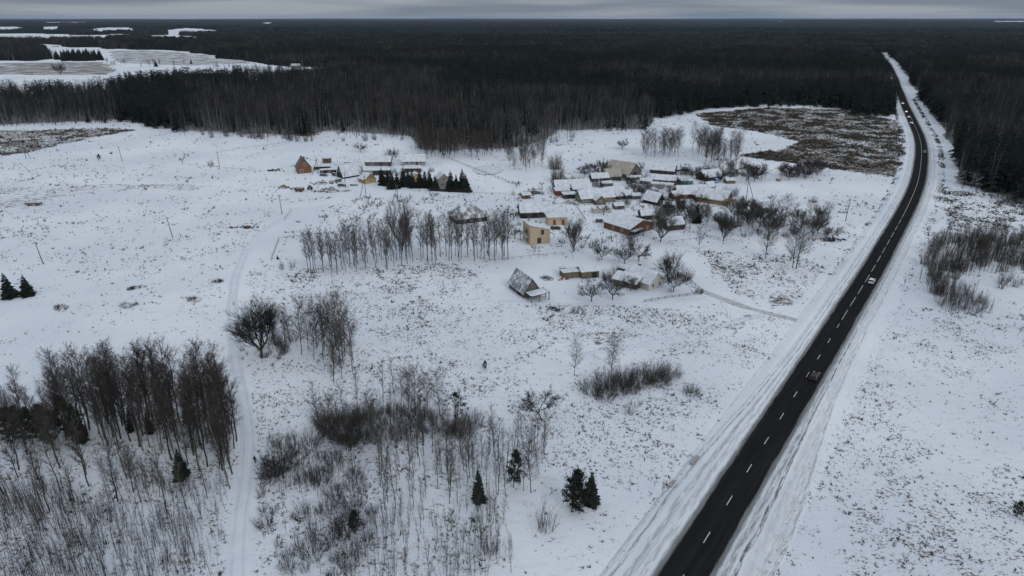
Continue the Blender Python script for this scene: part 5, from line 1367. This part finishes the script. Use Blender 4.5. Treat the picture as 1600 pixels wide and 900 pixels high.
stand(['fruit', 'shrub_dark'], [(780, 340), (812, 330), (812, 395), (880, 395), (990, 385), (985, 372), (870, 378), (868, 388), (800, 400)], 16, 2.5, 5, 'small garden bush or fruit tree around the beige house', 'garden bushes around the beige house', 'bush', 4)
stand(['fruit', 'shrub_dark', 'shrub'], [(930, 318), (1000, 316), (1050, 325), (1060, 345), (1030, 340), (960, 325)], 18, 2, 4.5, 'small garden bush among the village sheds', 'garden bushes in the village', 'bush', 3.5)
stand(['shrub_dark', 'apple'], [(985, 290), (1010, 288), (1020, 310), (1060, 320), (1100, 325), (1095, 340), (1040, 330), (990, 305)], 30, 3, 6.5, 'dark bushy garden tree between village barns', 'dark garden trees between the barns', 'tree', 3.5)
stand(['birch_open', 'sapling'], [(880, 395), (960, 385), (1000, 390), (985, 402), (890, 405)], 10, 6, 10, 'thin bare tree in the line below the brown timber house', 'trees below the brown house', 'tree', 4)
stand(['shrub', 'alder'], [(1495, 290), (1600, 318), (1640, 330), (1640, 340), (1560, 322), (1500, 300)], 16, 4, 9, 'bare bush at the foot of the forest wall on the right', 'bushes at the right forest edge', 'bush', 3)
VP = [(865, 285), (905, 270), (1000, 262), (1090, 262), (1110, 285), (1095, 318), (1090, 345), (1000, 345), (930, 335), (880, 318)]
stand(['shrub_dark', 'shrub_dense', 'apple', 'fruit'], VP, 60, 2, 6, 'dark bush or small tree squeezed between the village houses', 'bushes between the village houses', 'bush', 3)
stand(['shrub_dark', 'fruit', 'shrub'], [(800, 290), (860, 290), (870, 320), (800, 312)], 14, 2, 4.5, 'bush by the lane above the dark barn', 'bushes above the dark barn', 'bush', 3)
stand(['alder', 'birch_open', 'apple'], [(1050, 328), (1100, 332), (1112, 340), (1105, 352), (1060, 350)], 12, 6, 9, 'dark tree in the gardens directly below the timber house', 'garden trees below the timber house', 'tree', 3)
stand(['fruit', 'shrub_dark'], [(470, 258), (560, 262), (640, 258), (680, 262), (680, 280), (560, 282)], 16, 2.5, 5, 'small bush between the farm buildings', 'bushes between the farm buildings', 'bush', 3)
stand(['alder', 'birch_open', 'birch'], [(640, 232), (700, 240), (780, 236), (800, 242), (740, 248), (690, 250), (645, 244)], 30, 12, 18, 'bare tree in the loose grove where the forest reaches the farm gardens', 'loose grove at the forest edge', 'tree', 3)
stand(['alder', 'shrub_brown', 'birch_thin'], [(280, 208), (480, 216), (640, 214), (640, 219), (480, 222), (285, 213)], 34, 4, 11, 'bush or small tree along the forest edge behind the mound', 'bushes along the forest edge', 'bush', 3)
stand(['spruce'], [(86, 91), (160, 90), (162, 95), (90, 96)], 60, 17, 23, 'dark conifer of the isolated copse on the far left fields', 'conifers of the far left copse', 'conifer', 4)
stand(['alder', 'birch_open'], [(885, 190), (1000, 195), (1000, 204), (890, 206)], 1, 12, 14, 'lone bare tree at the forest corner above the village', None, 'tree')
stand(['shrub', 'birch_thin'], [(870, 210), (900, 210), (900, 222), (850, 232)], 10, 6, 9, 'small bare tree at the snowy clearing above the pond garden', 'small trees at the clearing', 'tree', 3)

stand(['spruce', 'alder'], [(175, 104), (215, 101), (290, 98), (310, 100), (240, 108), (180, 108)], 9, 8, 14, 'small tree on the far snow field right of the conifer copse', 'trees on the far snow field', 'tree', 8)
stand(['alder', 'shrub_dark'], [(310, 104), (400, 106), (470, 103), (470, 106), (400, 110), (320, 110)], 22, 5, 11, 'dark tree beside the farm houses on the far snow field', 'trees by the far farm houses', 'tree', 6)
stand(['alder', 'birch_open'], [(165, 98), (190, 96), (200, 102), (175, 104)], 12, 6, 10, 'bare bush in the row right of the conifer copse', 'bushes right of the copse', 'bush', 5)
# single trees and bushes
one = lambda k, u, v, h, l, c=None, w=1.0, rot=None: plant(k, u, v, h, l, c, None, rot, w)
one('big', 409, 559, 18, 'huge dark many-limbed bare tree beside the snowy track', 'tree', 1.1)
one('oakish', 548, 704, 9.5, 'broad crooked dark tree with wide low crown in the mixed clump', 'tree', 1.15)
one('apple', 443, 747, 7, 'dark spreading bare tree just right of the person on the track', 'tree', 1.1)
one('apple_lean', 847, 657, 7.5, 'leaning crooked apple tree alone on the snow right of the lone pine', 'apple tree', 1.0, 3.4)
one('alder', 955, 582, 10, 'bare tree rising out of the dark bramble mass', 'tree', 1.2)
one('birch_open', 897, 587, 9, 'slim bare tree alone to the left of the bramble mass', 'tree')
one('shrub', 985, 646, 4.2, 'small grey bush alone below the bramble mass', 'bush')
for i, (u, v, h, w) in enumerate([(925, 612, 4.2, 1.2), (945, 622, 4.2, 1.1), (950, 600, 4.6, 1.2), (975, 598, 5.0, 1.1), (1000, 600, 5.0, 1.2), (1020, 590, 4.8, 1.2), (1045, 588, 3.8, 1.3), (1030, 600, 4.0, 1.2), (965, 612, 4.0, 1.2), (985, 610, 4.0, 1.1)]):
    plant('shrub_dense', u, v, h, 'bramble bush in the dark bushy mass between apple tree and highway', 'bush', 'bushes of the bramble mass', None, w)
one('shrub_dense', 1080, 615, 2.6, 'separate low dark bush at the right end of the bramble mass', 'bush', 1.4)
one('apple', 924, 471, 9.2, 'forked old apple tree in the snow left of the white house', 'apple tree', .95)
one('apple', 957, 468, 7.5, 'apple tree nearest the left wing of the white house', 'apple tree')
one('apple', 985, 455, 6.5, 'apple tree growing against the front of the white house', 'apple tree')
one('apple', 1052, 456, 8, 'bare tree inside the fenced yard right of the white house', 'tree')
one('willow', 1043, 436, 10.5, 'tall many-stemmed tree behind the yard right of the white house', 'tree', 1.1)
one('shrub_dense', 1066, 436, 5, 'dark bush leaning over the yard fence of the white house', 'bush', 1.1)
one('shrub_dense', 1092, 458, 2.0, 'thick dark bush at the corner of the yard fence', 'bush', 1.1)
one('apple', 940, 406, 6.5, 'small black-limbed tree between the brown house and the olive shed', 'tree')
one('apple', 976, 412, 8.5, 'left one of two dark trees behind the white house', 'tree')
one('apple', 998, 408, 8, 'right one of two dark trees behind the white house', 'tree')
one('shrub_olive', 949, 437, 4.0, 'round olive-brown bush between the olive shed and the white house', 'bush')
one('shrub', 963, 428, 6, 'tall grey bush behind the left wing of the white house', 'bush', .8)
one('birch_open', 1244, 420, 17, 'big fine-twigged birch-like tree nearest the highway', 'tree', 1.5)
one('alder', 1196, 404, 13.5, 'bare grey tree left of the big fine-twigged tree by the highway', 'tree', 1.25)
one('birch_open', 1238, 418, 14, 'second stem of the fine-twigged pair nearest the highway', 'tree', 1.3)
one('willow', 1130, 377, 13, 'many-stemmed tree at the village edge, left of the bare grey tree by the highway', 'tree')
one('willow', 1032, 378, 16, 'large dark willow right of the brown timber house', 'tree', 1.0)
one('willow', 897, 393, 15, 'tall many-stemmed bare tree right of the beige garage', 'tree', .8)
one('birch_open', 1092, 390, 9, 'thin grey tree in front of the garden belt, above the brown weeds', 'tree')
one('willow', 629, 392, 22, 'tallest bare tree of the village, by the birch row', 'tree', .62)
one('alder', 1290, 358, 11, 'bare tree at the right end of the garden belt near the highway', 'tree', 1.2)
one('spruce', 17, 465, 9, 'left one of two dark spruces on the open snow at left', 'spruce', 1.05)
one('spruce', 44, 462, 7.6, 'right one of two dark spruces on the open snow at left', 'spruce', 1.1)
one('spruce_slim', 284, 745, 6.6, 'small dark spruce standing before the dense birch grove', 'spruce', 1.6)
one('pine', 556, 834, 4.6, 'small dark pine near the bottom edge among the bushes', 'pine')
one('spruce_slim', 749, 782, 7.4, 'slim dark spruce among the young birches', 'spruce', 1.15)
one('pine', 802, 762, 8, 'dark young pine above the thin birches at centre right', 'pine', .75)
one('pine', 893, 800, 8.4, 'stout bushy pine touching a spruce, right of the young birches', 'pine', 1.0)
one('pine', 906, 802, 6.6, 'lower pine in front of the stout bushy pine', 'pine', .9)
one('spruce', 922, 786, 7, 'bluish spruce touching the right side of the stout pine', 'spruce', .9)
one('pine_open', 711, 668, 8.4, 'lone open-crowned pine rising from the bramble round it at picture centre', 'pine', 1.0)
for u, v, h, w in [(700, 672, 3.6, 1.1), (722, 674, 3.8, 1.2), (738, 664, 4.4, 1.0), (712, 680, 3.0, 1.2)]:
    plant('shrub_dense', u, v, h, 'dark bramble round the foot of the lone open-crowned pine', 'bush', 'brambles under the lone pine', None, w)
one('pine', 757, 577, 2.4, 'tiny pine on the snow above the lone pine', 'pine')
one('pine', 1589, 808, 3.4, 'small green pine at the right edge of the picture', 'pine', 1.1)
one('shrub', 852, 826, 7.6, 'big fan of grey stems left of the stout pine', 'bush', .95)
one('olive', 522, 599, 10, 'olive-brown narrow young tree below the birch group', 'tree', .9)
one('birch_open', 535, 592, 11, 'grey tree just behind the olive-brown narrow tree', 'tree')
one('birch_open', 830, 770, 11.5, 'tall open birch standing alone left of the stout pine', 'birch tree')
one('birch_open', 733, 748, 10, 'open grey birch below the lone pine', 'birch tree')
one('shrub_dark', 765, 865, 5.5, 'isolated dark bush at the bottom centre', 'bush', .6)
one('shrub_olive', 868, 264, 11, 'big rounded olive-brown bush above the village centre', 'bush', .8)
one('shrub_olive', 871, 281, 9, 'second rounded olive-brown bush just below the first', 'bush', .85)
one('apple', 972, 233, 8, 'round lone apple tree on the snow slope behind the village', 'apple tree')
one('pine', 155, 251, 4, 'tiny pine beside the utility pole on the far left field', 'pine')
one('shrub_dark', 330, 259, 4.5, 'small dark bush by the lamp pole on the left field', 'bush')
one('fruit', 285, 254, 4, 'tiny bare tree on the left field near the fence line', 'tree')
one('willow', 95, 117, 20, 'lone bare tree on the tan field at far left', 'tree', 1.2)
one('shrub', 440, 421, 4.2, 'left one of two grey bushes at the orchard fence corner', 'bush')
one('shrub', 457, 418, 4.4, 'right one of two grey bushes at the orchard fence corner', 'bush')
one('spruce', 434, 405, 1.8, 'tiny dark spruce inside the orchard fence corner', 'spruce')
one('spruce', 1088, 348, 8.5, 'dark spruce in the gardens below the timber house', 'spruce')
one('spruce', 581, 254, 5, 'small dark spruce in front of the long farm barn', 'spruce', .8)
one('apple', 613, 250, 8, 'dark tree between the long barn and the farm house', 'tree')
one('apple', 563, 238, 7, 'round dark tree behind the long barn', 'tree')
one('olive', 566, 283, 8, 'olive-green young tree in front of the yellow cabin', 'tree', 1.3)
one('shrub_dense', 1142, 306, 6, 'rounded bush right of the timber house', 'bush')
for u, v, h in [(598, 289, 10), (606, 290, 9), (613, 295, 10.5), (620, 294, 9), (630, 291, 11), (638, 292, 10), (645, 293, 9.5), (656, 293, 10), (664, 293, 9), (672, 294, 10), (681, 296, 8), (704, 298, 11), (713, 298, 9), (722, 298, 12), (729, 299, 10)]:
    plant('spruce', u, v, h, 'dark spruce in the hedge-like row across the farm garden', 'spruce', 'spruces of the farm garden row', None, 1.0)
for i in range(26):
    plant('shrub_dense', 672 + i * 2.5, 298 + i * .12, 2.2, 'brown hedge bush along the foot of the spruce row', 'hedge', 'hedge below the spruce row', None, .9)
for u, v in [(18, 700), (38, 692), (52, 695), (70, 690), (84, 697), (104, 688), (-8, 690), (122, 694)]:
    plant('pine', u, v, TR.uniform(7.5, 10), 'dark pine in the clump at the left edge', 'pine', 'pines of the clump at the left edge', None, .85)
for u, v in [(208, 672), (235, 676), (292, 660), (130, 690), (120, 675)]:
    plant('spruce_slim', u, v, TR.uniform(4, 6.5), 'small dark spruce half hidden inside the dense birch grove', 'spruce', 'spruces inside the birch grove', None, 1.2)

# ------------------------------------------------------------------ the far forest, one mass (instanced trees over a canopy sheet)
def forest_protos():
    con, dec = [], []
    for i in range(4):
        rng = random.Random(300 + i); M = MB(); h = 20.0
        M.seg((0, 0, -.5), (0, 0, h * .9), .2, .06, 4)
        if i % 2:
            for l in range(11):
                q = .15 + .84 * l / 10; L = h * .17 * (1 - q) ** .8 + .35
                for b in range(7):
                    a = rng.uniform(0, 6.283); r = Vector((math.cos(a), math.sin(a), 0)); t_ = Vector((-r.y, r.x, 0)); LL = L * rng.uniform(.7, 1.2); z = Vector((0, 0, h * q + rng.uniform(-.5, .5)))
                    M.face((z + Vector((0, 0, LL * .35)), z + r * LL - t_ * LL * .45 + Vector((0, 0, -LL * .35)), z + r * LL * 1.05 + t_ * LL * .45 + Vector((0, 0, -LL * .35))))
        else:
            for b in range(20):
                q = rng.uniform(.48, 1.0); a = rng.uniform(0, 6.283); L = 2.6 * math.sin(math.pi * min(1, (q - .4) * 1.35)) + .2
                clump(M, rng, Vector((math.cos(a) * L, math.sin(a) * L, h * q)), 1.6, 11, .7)
        con.append((M, 'forest_needles'))
    for i in range(5):
        T, C = make_birch(320 + i, 20, 26, 7, .15, 1.3, .3, 1.5 + .25 * (i % 2))
        M = MB(); M.v = T.v + C.v; k = len(T.v); M.f = T.f + [tuple(a + k for a in f) for f in C.f]
        M.nt = len(T.f); dec.append((M, None))
    return con, dec
def proto_obj(name, M, mat):
    if mat: me = M.mesh(name, mat)
    else:
        me = M.mesh(name, 'forest_twig'); me.materials.append(MATS['forest_bark'])
        me.polygons.foreach_set('material_index', [1 if i < M.nt else 0 for i in range(len(me.polygons))])
    return bpy.data.objects.new(name, me)
def scatter(name, P, scl, protos, label, cat):
    me = bpy.data.meshes.new(name); me.vertices.add(len(P)); me.vertices.foreach_set('co', P.astype(np.float32).ravel())
    a = me.attributes.new('scl', 'FLOAT_VECTOR', 'POINT'); a.data.foreach_set('vector', scl.astype(np.float32).ravel())
    rs = np.random.RandomState(len(P))
    a = me.attributes.new('rz', 'FLOAT', 'POINT'); a.data.foreach_set('value', rs.uniform(0, 6.283, len(P)).astype(np.float32))
    a = me.attributes.new('pick', 'INT', 'POINT'); a.data.foreach_set('value', rs.randint(0, len(protos), len(P)).astype(np.int32))
    me.update()
    o = bpy.data.objects.new(name, me); COL.objects.link(o); tag(o, label, cat, None, 'stuff')
    ng = bpy.data.node_groups.new(name, 'GeometryNodeTree')
    ng.interface.new_socket('Geometry', in_out='INPUT', socket_type='NodeSocketGeometry'); ng.interface.new_socket('Geometry', in_out='OUTPUT', socket_type='NodeSocketGeometry')
    gi = ng.nodes.new('NodeGroupInput'); go = ng.nodes.new('NodeGroupOutput')
    m2p = ng.nodes.new('GeometryNodeMeshToPoints'); ng.links.new(gi.outputs[0], m2p.inputs[0])
    jo = ng.nodes.new('GeometryNodeJoinGeometry')
    for p in reversed(protos):
        oi = ng.nodes.new('GeometryNodeObjectInfo'); oi.inputs['Object'].default_value = p; oi.inputs['As Instance'].default_value = True
        ng.links.new(oi.outputs['Geometry'], jo.inputs[0])
    ip = ng.nodes.new('GeometryNodeInstanceOnPoints'); ng.links.new(m2p.outputs[0], ip.inputs['Points']); ng.links.new(jo.outputs[0], ip.inputs['Instance'])
    ip.inputs['Pick Instance'].default_value = True
    def named(n, ty):
        k = ng.nodes.new('GeometryNodeInputNamedAttribute'); k.data_type = ty; k.inputs['Name'].default_value = n; return k.outputs['Attribute']
    ng.links.new(named('pick', 'INT'), ip.inputs['Instance Index']); ng.links.new(named('scl', 'FLOAT_VECTOR'), ip.inputs['Scale'])
    cxyz = ng.nodes.new('ShaderNodeCombineXYZ'); ng.links.new(named('rz', 'FLOAT'), cxyz.inputs[2])
    ng.links.new(cxyz.outputs[0], ip.inputs['Rotation'])
    ng.links.new(ip.outputs[0], go.inputs[0])
    md = o.modifiers.new('trees', 'NODES'); md.node_group = ng
    return o
def build_forest():
    rs = np.random.RandomState(3)
    bands = [(300, 700, 22.0), (700, 1100, 30.0), (1100, 1800, 55.0), (1800, 2900, 130.0), (2900, 5000, 500.0)]
    XS, YS, FAR = [], [], []
    for a, b, A in bands:
        area = (0.95 * (b * b - a * a)) + 400 * (b - a)
        n = int(area / A)
        y = np.sqrt(rs.uniform(a * a, b * b, n)); x = rs.uniform(-1, 1, n) * (0.95 * y + 200)
        XS.append(x); YS.append(y); FAR.append(np.full(n, (A / 22.0) ** 0.25))
    x = np.concatenate(XS); y = np.concatenate(YS); far = np.concatenate(FAR)
    u, v, uj, vj, forest, field, d = cover_masks(x, y)
    k = forest
    # open wet clearing inside the wood, above the village
    clear = pip(u, v, [(700, 196), (760, 190), (850, 196), (860, 205), (800, 212), (700, 212)]) | pip(u, v, [(1110, 140), (1180, 140), (1210, 150), (1130, 152)])
    k &= ~(clear & (rs.uniform(0, 1, len(x)) < .65))
    x, y, far, u, v = x[k], y[k], far[k], u[k], v[k]
    # share of bare deciduous trees
    n1 = vnoise(x, y, 170, 11); n2 = vnoise(x, y, 55, 12)
    dec = 0.6 * n1 + 0.4 * n2
    u0, v0 = u, v
    u = u + (vnoise(x, y, 60, 51) - .5) * 90 + (vnoise(x, y, 17, 53) - .5) * 40; v = v + (vnoise(x, y, 80, 52) - .5) * 26
    bias = np.interp(v, [40, 90, 125, 150, 175, 240], [0.36, 0.34, 0.42, 0.5, 0.68, 0.75])
    bias = np.where((u < 640) & (v > 150), 0.80, bias)
    bias = np.where((u < 120) & (v < 160) & (v > 60), .6, bias)
    bias = np.where(pip(u, v, [(180, 150), (300, 150), (300, 212), (270, 210), (180, 195)]), .38, bias)
    bias = np.where((u > 1040) & (u < 1420) & (v > 125) & (v < 190), .36, bias)
    bias = np.where((u > 1440) & (v < 260), .66, bias)
    bias = np.where((u > 1450) & (v < 150), .33, bias)
    bias = np.where((u > 1500) & (v > 262), .35, bias)
    bias = np.where(v < 100, bias * np.interp(u, [0, 300, 500], [1.5, 1.3, 1]), bias)
    u, v = u0, v0
    isdec = (dec < bias) & (rs.uniform(0, 1, len(x)) < .93)
    z = hgt(x, y) - .2
    s = rs.uniform(.72, 1.15, len(x)); edge = vnoise(x, y, 40, 21)
    s *= .85 + .3 * edge
    P = np.stack([x, y, z], 1)
    # smaller bushes along the front edge
    ev = np.interp(u, EDGE[:, 0], EDGE[:, 1]); fr = (ev - v) < 4
    s = np.where(fr, s * rs.uniform(.45, 1.0, len(x)), s)
    con, deci = forest_protos()
    sc = np.stack([s * far * 1.12, s * far * 1.12, s], 1)
    cp = [proto_obj('conifer', M, m) for M, m in con]; dp = [proto_obj('bare_tree', M, m) for M, m in deci]
    scatter('conifer_forest', P[~isdec], sc[~isdec], cp, 'dark conifer forest spreading to the horizon', 'forest')
    scd = sc[isdec].copy(); scd[:, 2] *= 1.02
    scatter('bare_forest', P[isdec], scd, dp, 'grey-brown leafless woodland around and beyond the village fields', 'forest')
    print('forest', len(P), isdec.sum())
build_forest()

def build_canopy():
    """far roof of the forest, where single trees can no longer be told apart"""
    rs = np.random.RandomState(5)
    rr = [1150.0]
    while rr[-1] < 33000: rr.append(rr[-1] * 1.0085 + 1.0)
    rr = np.array(rr); nc = 620
    aa = np.linspace(-R(44), R(44), nc)
    Rm, Am = np.meshgrid(rr, aa, indexing='ij')
    Rm = Rm * (1 + rs.uniform(-.003, .003, Rm.shape)); Am = Am + rs.uniform(-.0008, .0008, Am.shape)
    x, y = (Rm * np.sin(Am)).ravel(), (Rm * np.cos(Am)).ravel()
    u, v, uj, vj, forest, field, d = cover_masks(x, y)
    grow = smooth(1150, 1900, Rm.ravel())
    top = (6 + 8 * grow) * (.75 + .5 * vnoise(x, y, 60, 31)) + (2.0 + 3.5 * grow) * (rs.uniform(-1, 1, len(x))) + 6 * (vnoise(x, y, 420, 33) - .5)
    road = (np.abs(d) < 22)
    z = hgt(x, y) + np.where(forest & ~road, top, -3.0)
    f = grid_faces(len(rr), nc)
    keep = (forest & ~road)[f].any(1)
    f = f[keep]
    used = np.unique(f); remap = np.full(len(x), -1); remap[used] = np.arange(len(used))
    me = mesh_np('forest_canopy', np.stack([x, y, z], 1)[used], remap[f], 'canopy', False)
    o = bpy.data.objects.new('forest_canopy', me); COL.objects.link(o); tag(o, 'unbroken dark treetops of the distant forest under the horizon', 'forest', None, 'stuff')
t = NT('canopy'); P = t.pos()
c = t.mix(t.ramp(t.noise(P, 0.004, 4, .6), .42, .62), (0.012, 0.016, 0.014), (0.028, 0.027, 0.026))
c = t.mix(t.math('MULTIPLY', t.ramp(t.noise(P, .06, 4, .7), .35, .75), .6), c, (0.010, 0.014, 0.012))
t.color(c); t.rough(.95, .05)
build_canopy()

# ------------------------------------------------------------------ weeds and grass tufts poking through the snow
def build_tufts():
    rs = np.random.RandomState(11)
    N = 1250000
    y = np.sqrt(rs.uniform(60 ** 2, 755 ** 2, N)); x = rs.uniform(-1, 1, N) * (.86 * y + 30)
    u, v = project(x, y, hgt(x, y))
    d, _ = road_dist(x, y)
    den = np.full(N, .05)
    def put(poly, val): den[pip(u, v, poly)] = val
    put([(-200, 250), (400, 260), (470, 330), (360, 420), (360, 620), (-200, 640)], .06)
    put([(390, 425), (720, 410), (790, 470), (780, 620), (560, 640), (395, 650)], .62)
    put([(780, 470), (1010, 480), (1250, 500), (1240, 560), (1120, 660), (1000, 800), (860, 700), (770, 620)], .42)
    put([(840, 485), (1010, 480), (1130, 500), (960, 540), (850, 530)], 1.0)
    put([(1090, 390), (1250, 400), (1290, 420), (1240, 480), (1150, 460)], .85)
    put([(800, 640), (960, 650), (1010, 720), (1000, 880), (860, 900), (800, 760)], .34)
    put([(-300, 650), (370, 700), (360, 1000), (-300, 1100)], .6)
    put([(400, 640), (760, 640), (800, 760), (760, 1000), (400, 1000)], .6); put([(400, 690), (560, 700), (600, 820), (560, 1000), (400, 1000)], 1.0)
    put([(1085, 178), (1200, 168), (1320, 172), (1405, 190), (1412, 250), (1400, 278), (1300, 265), (1200, 240), (1250, 222), (1180, 205), (1110, 196)], .5)
    put([(1150, 243), (1200, 236), (1300, 238), (1400, 262), (1395, 278), (1290, 262)], .9)
    put([(-200, 205), (60, 203), (160, 200), (215, 203), (100, 225), (40, 240), (-200, 262)], .22)
    put([(1180, 900), (1300, 640), (1420, 480), (1700, 500), (1700, 1000)], .3)
    put([(1330, 780), (1420, 740), (1560, 770), (1750, 760), (1750, 1000), (1330, 1000)], 1.1)
    put([(1420, 510), (1560, 500), (1600, 560), (1500, 590), (1440, 560)], .45)
    put([(1470, 290), (1640, 320), (1640, 360), (1480, 360)], .4)
    put([(760, 400), (1090, 395), (1110, 450), (1000, 478), (780, 475)], .004)
    put([(630, 590), (700, 575), (715, 592), (690, 606), (640, 608)], 1.5); put([(845, 488), (872, 484), (876, 525), (862, 540), (852, 515)], 1.2)
    den[den == .05] = np.where(y > 330, .007, .05)[den == .05]; den[den == .06] = np.where(y > 300, .02, .06)[den == .06]
    den[pip(u, v, [(355, 1000), (352, 780), (372, 700), (355, 560), (350, 440), (440, 320), (530, 310), (460, 345), (385, 430), (380, 560), (402, 680), (395, 800), (388, 1000)])] = 0.0
    den[(np.abs(d + .5) < HALF + 6.5)] = .004
    den[(d > HALF + 4.6) & (d < HALF + 8.5)] = .5; den[(d < -HALF - 5.2) & (d > -HALF - 8)] = .3
    den *= .25 + 2.6 * smooth(.42, .75, .6 * vnoise(x, y, 9, 41) + .4 * vnoise(x, y, 3, 42))
    k = rs.uniform(0, 1, N) < den
    x, y = x[k], y[k]; n = len(x); z = hgt(x, y)
    B = 5; V = np.zeros((n, B, 3, 3)); size = (rs.gamma(2.2, .05, n) + .07) * np.clip(y / 190.0, .85, 2.2) * 1.5
    for b in range(B):
        a = rs.uniform(0, 6.283, n); l = size * rs.uniform(.6, 1.4, n); ht = size * rs.uniform(.3, 1.3, n); w = size * rs.uniform(.10, .30, n)
        ca, sa = np.cos(a), np.sin(a); ox = x + rs.normal(0, .3, n) * size; oy = y + rs.normal(0, .3, n) * size
        V[:, b, 0] = np.stack([ox - sa * w, oy + ca * w, z - .02], 1); V[:, b, 1] = np.stack([ox + sa * w, oy - ca * w, z - .02], 1)
        V[:, b, 2] = np.stack([ox + ca * l, oy + sa * l, z + ht], 1)
    F = np.arange(n * B * 3).reshape(-1, 3)
    me = mesh_np('grass_tufts', V.reshape(-1, 3), F, 'dry_grass')
    o = bpy.data.objects.new('grass_tufts', me); COL.objects.link(o); tag(o, 'dry weeds and grass tufts poking through the snow', 'grass', None, 'stuff')
    print('tufts', n)
build_tufts()

# ------------------------------------------------------------------ haze
mb = MB(); mb.box(-60000, 60000, -1500, 36000, -32, 140)
hz = mb.build('haze', None); tag(hz, 'thin blue-grey winter haze over the whole landscape', 'haze', None, 'stuff')
hm = bpy.data.materials.new('haze'); hm.use_nodes = True; ht_ = hm.node_tree
for n in list(ht_.nodes): ht_.nodes.remove(n)
pv = ht_.nodes.new('ShaderNodeVolumePrincipled'); oo = ht_.nodes.new('ShaderNodeOutputMaterial')
pv.inputs['Color'].default_value = (0.55, 0.74, 1.0, 1); pv.inputs['Density'].default_value = 1.6e-5; pv.inputs['Anisotropy'].default_value = 0.2
ht_.links.new(pv.outputs[0], oo.inputs['Volume']); hz.data.materials.append(hm)
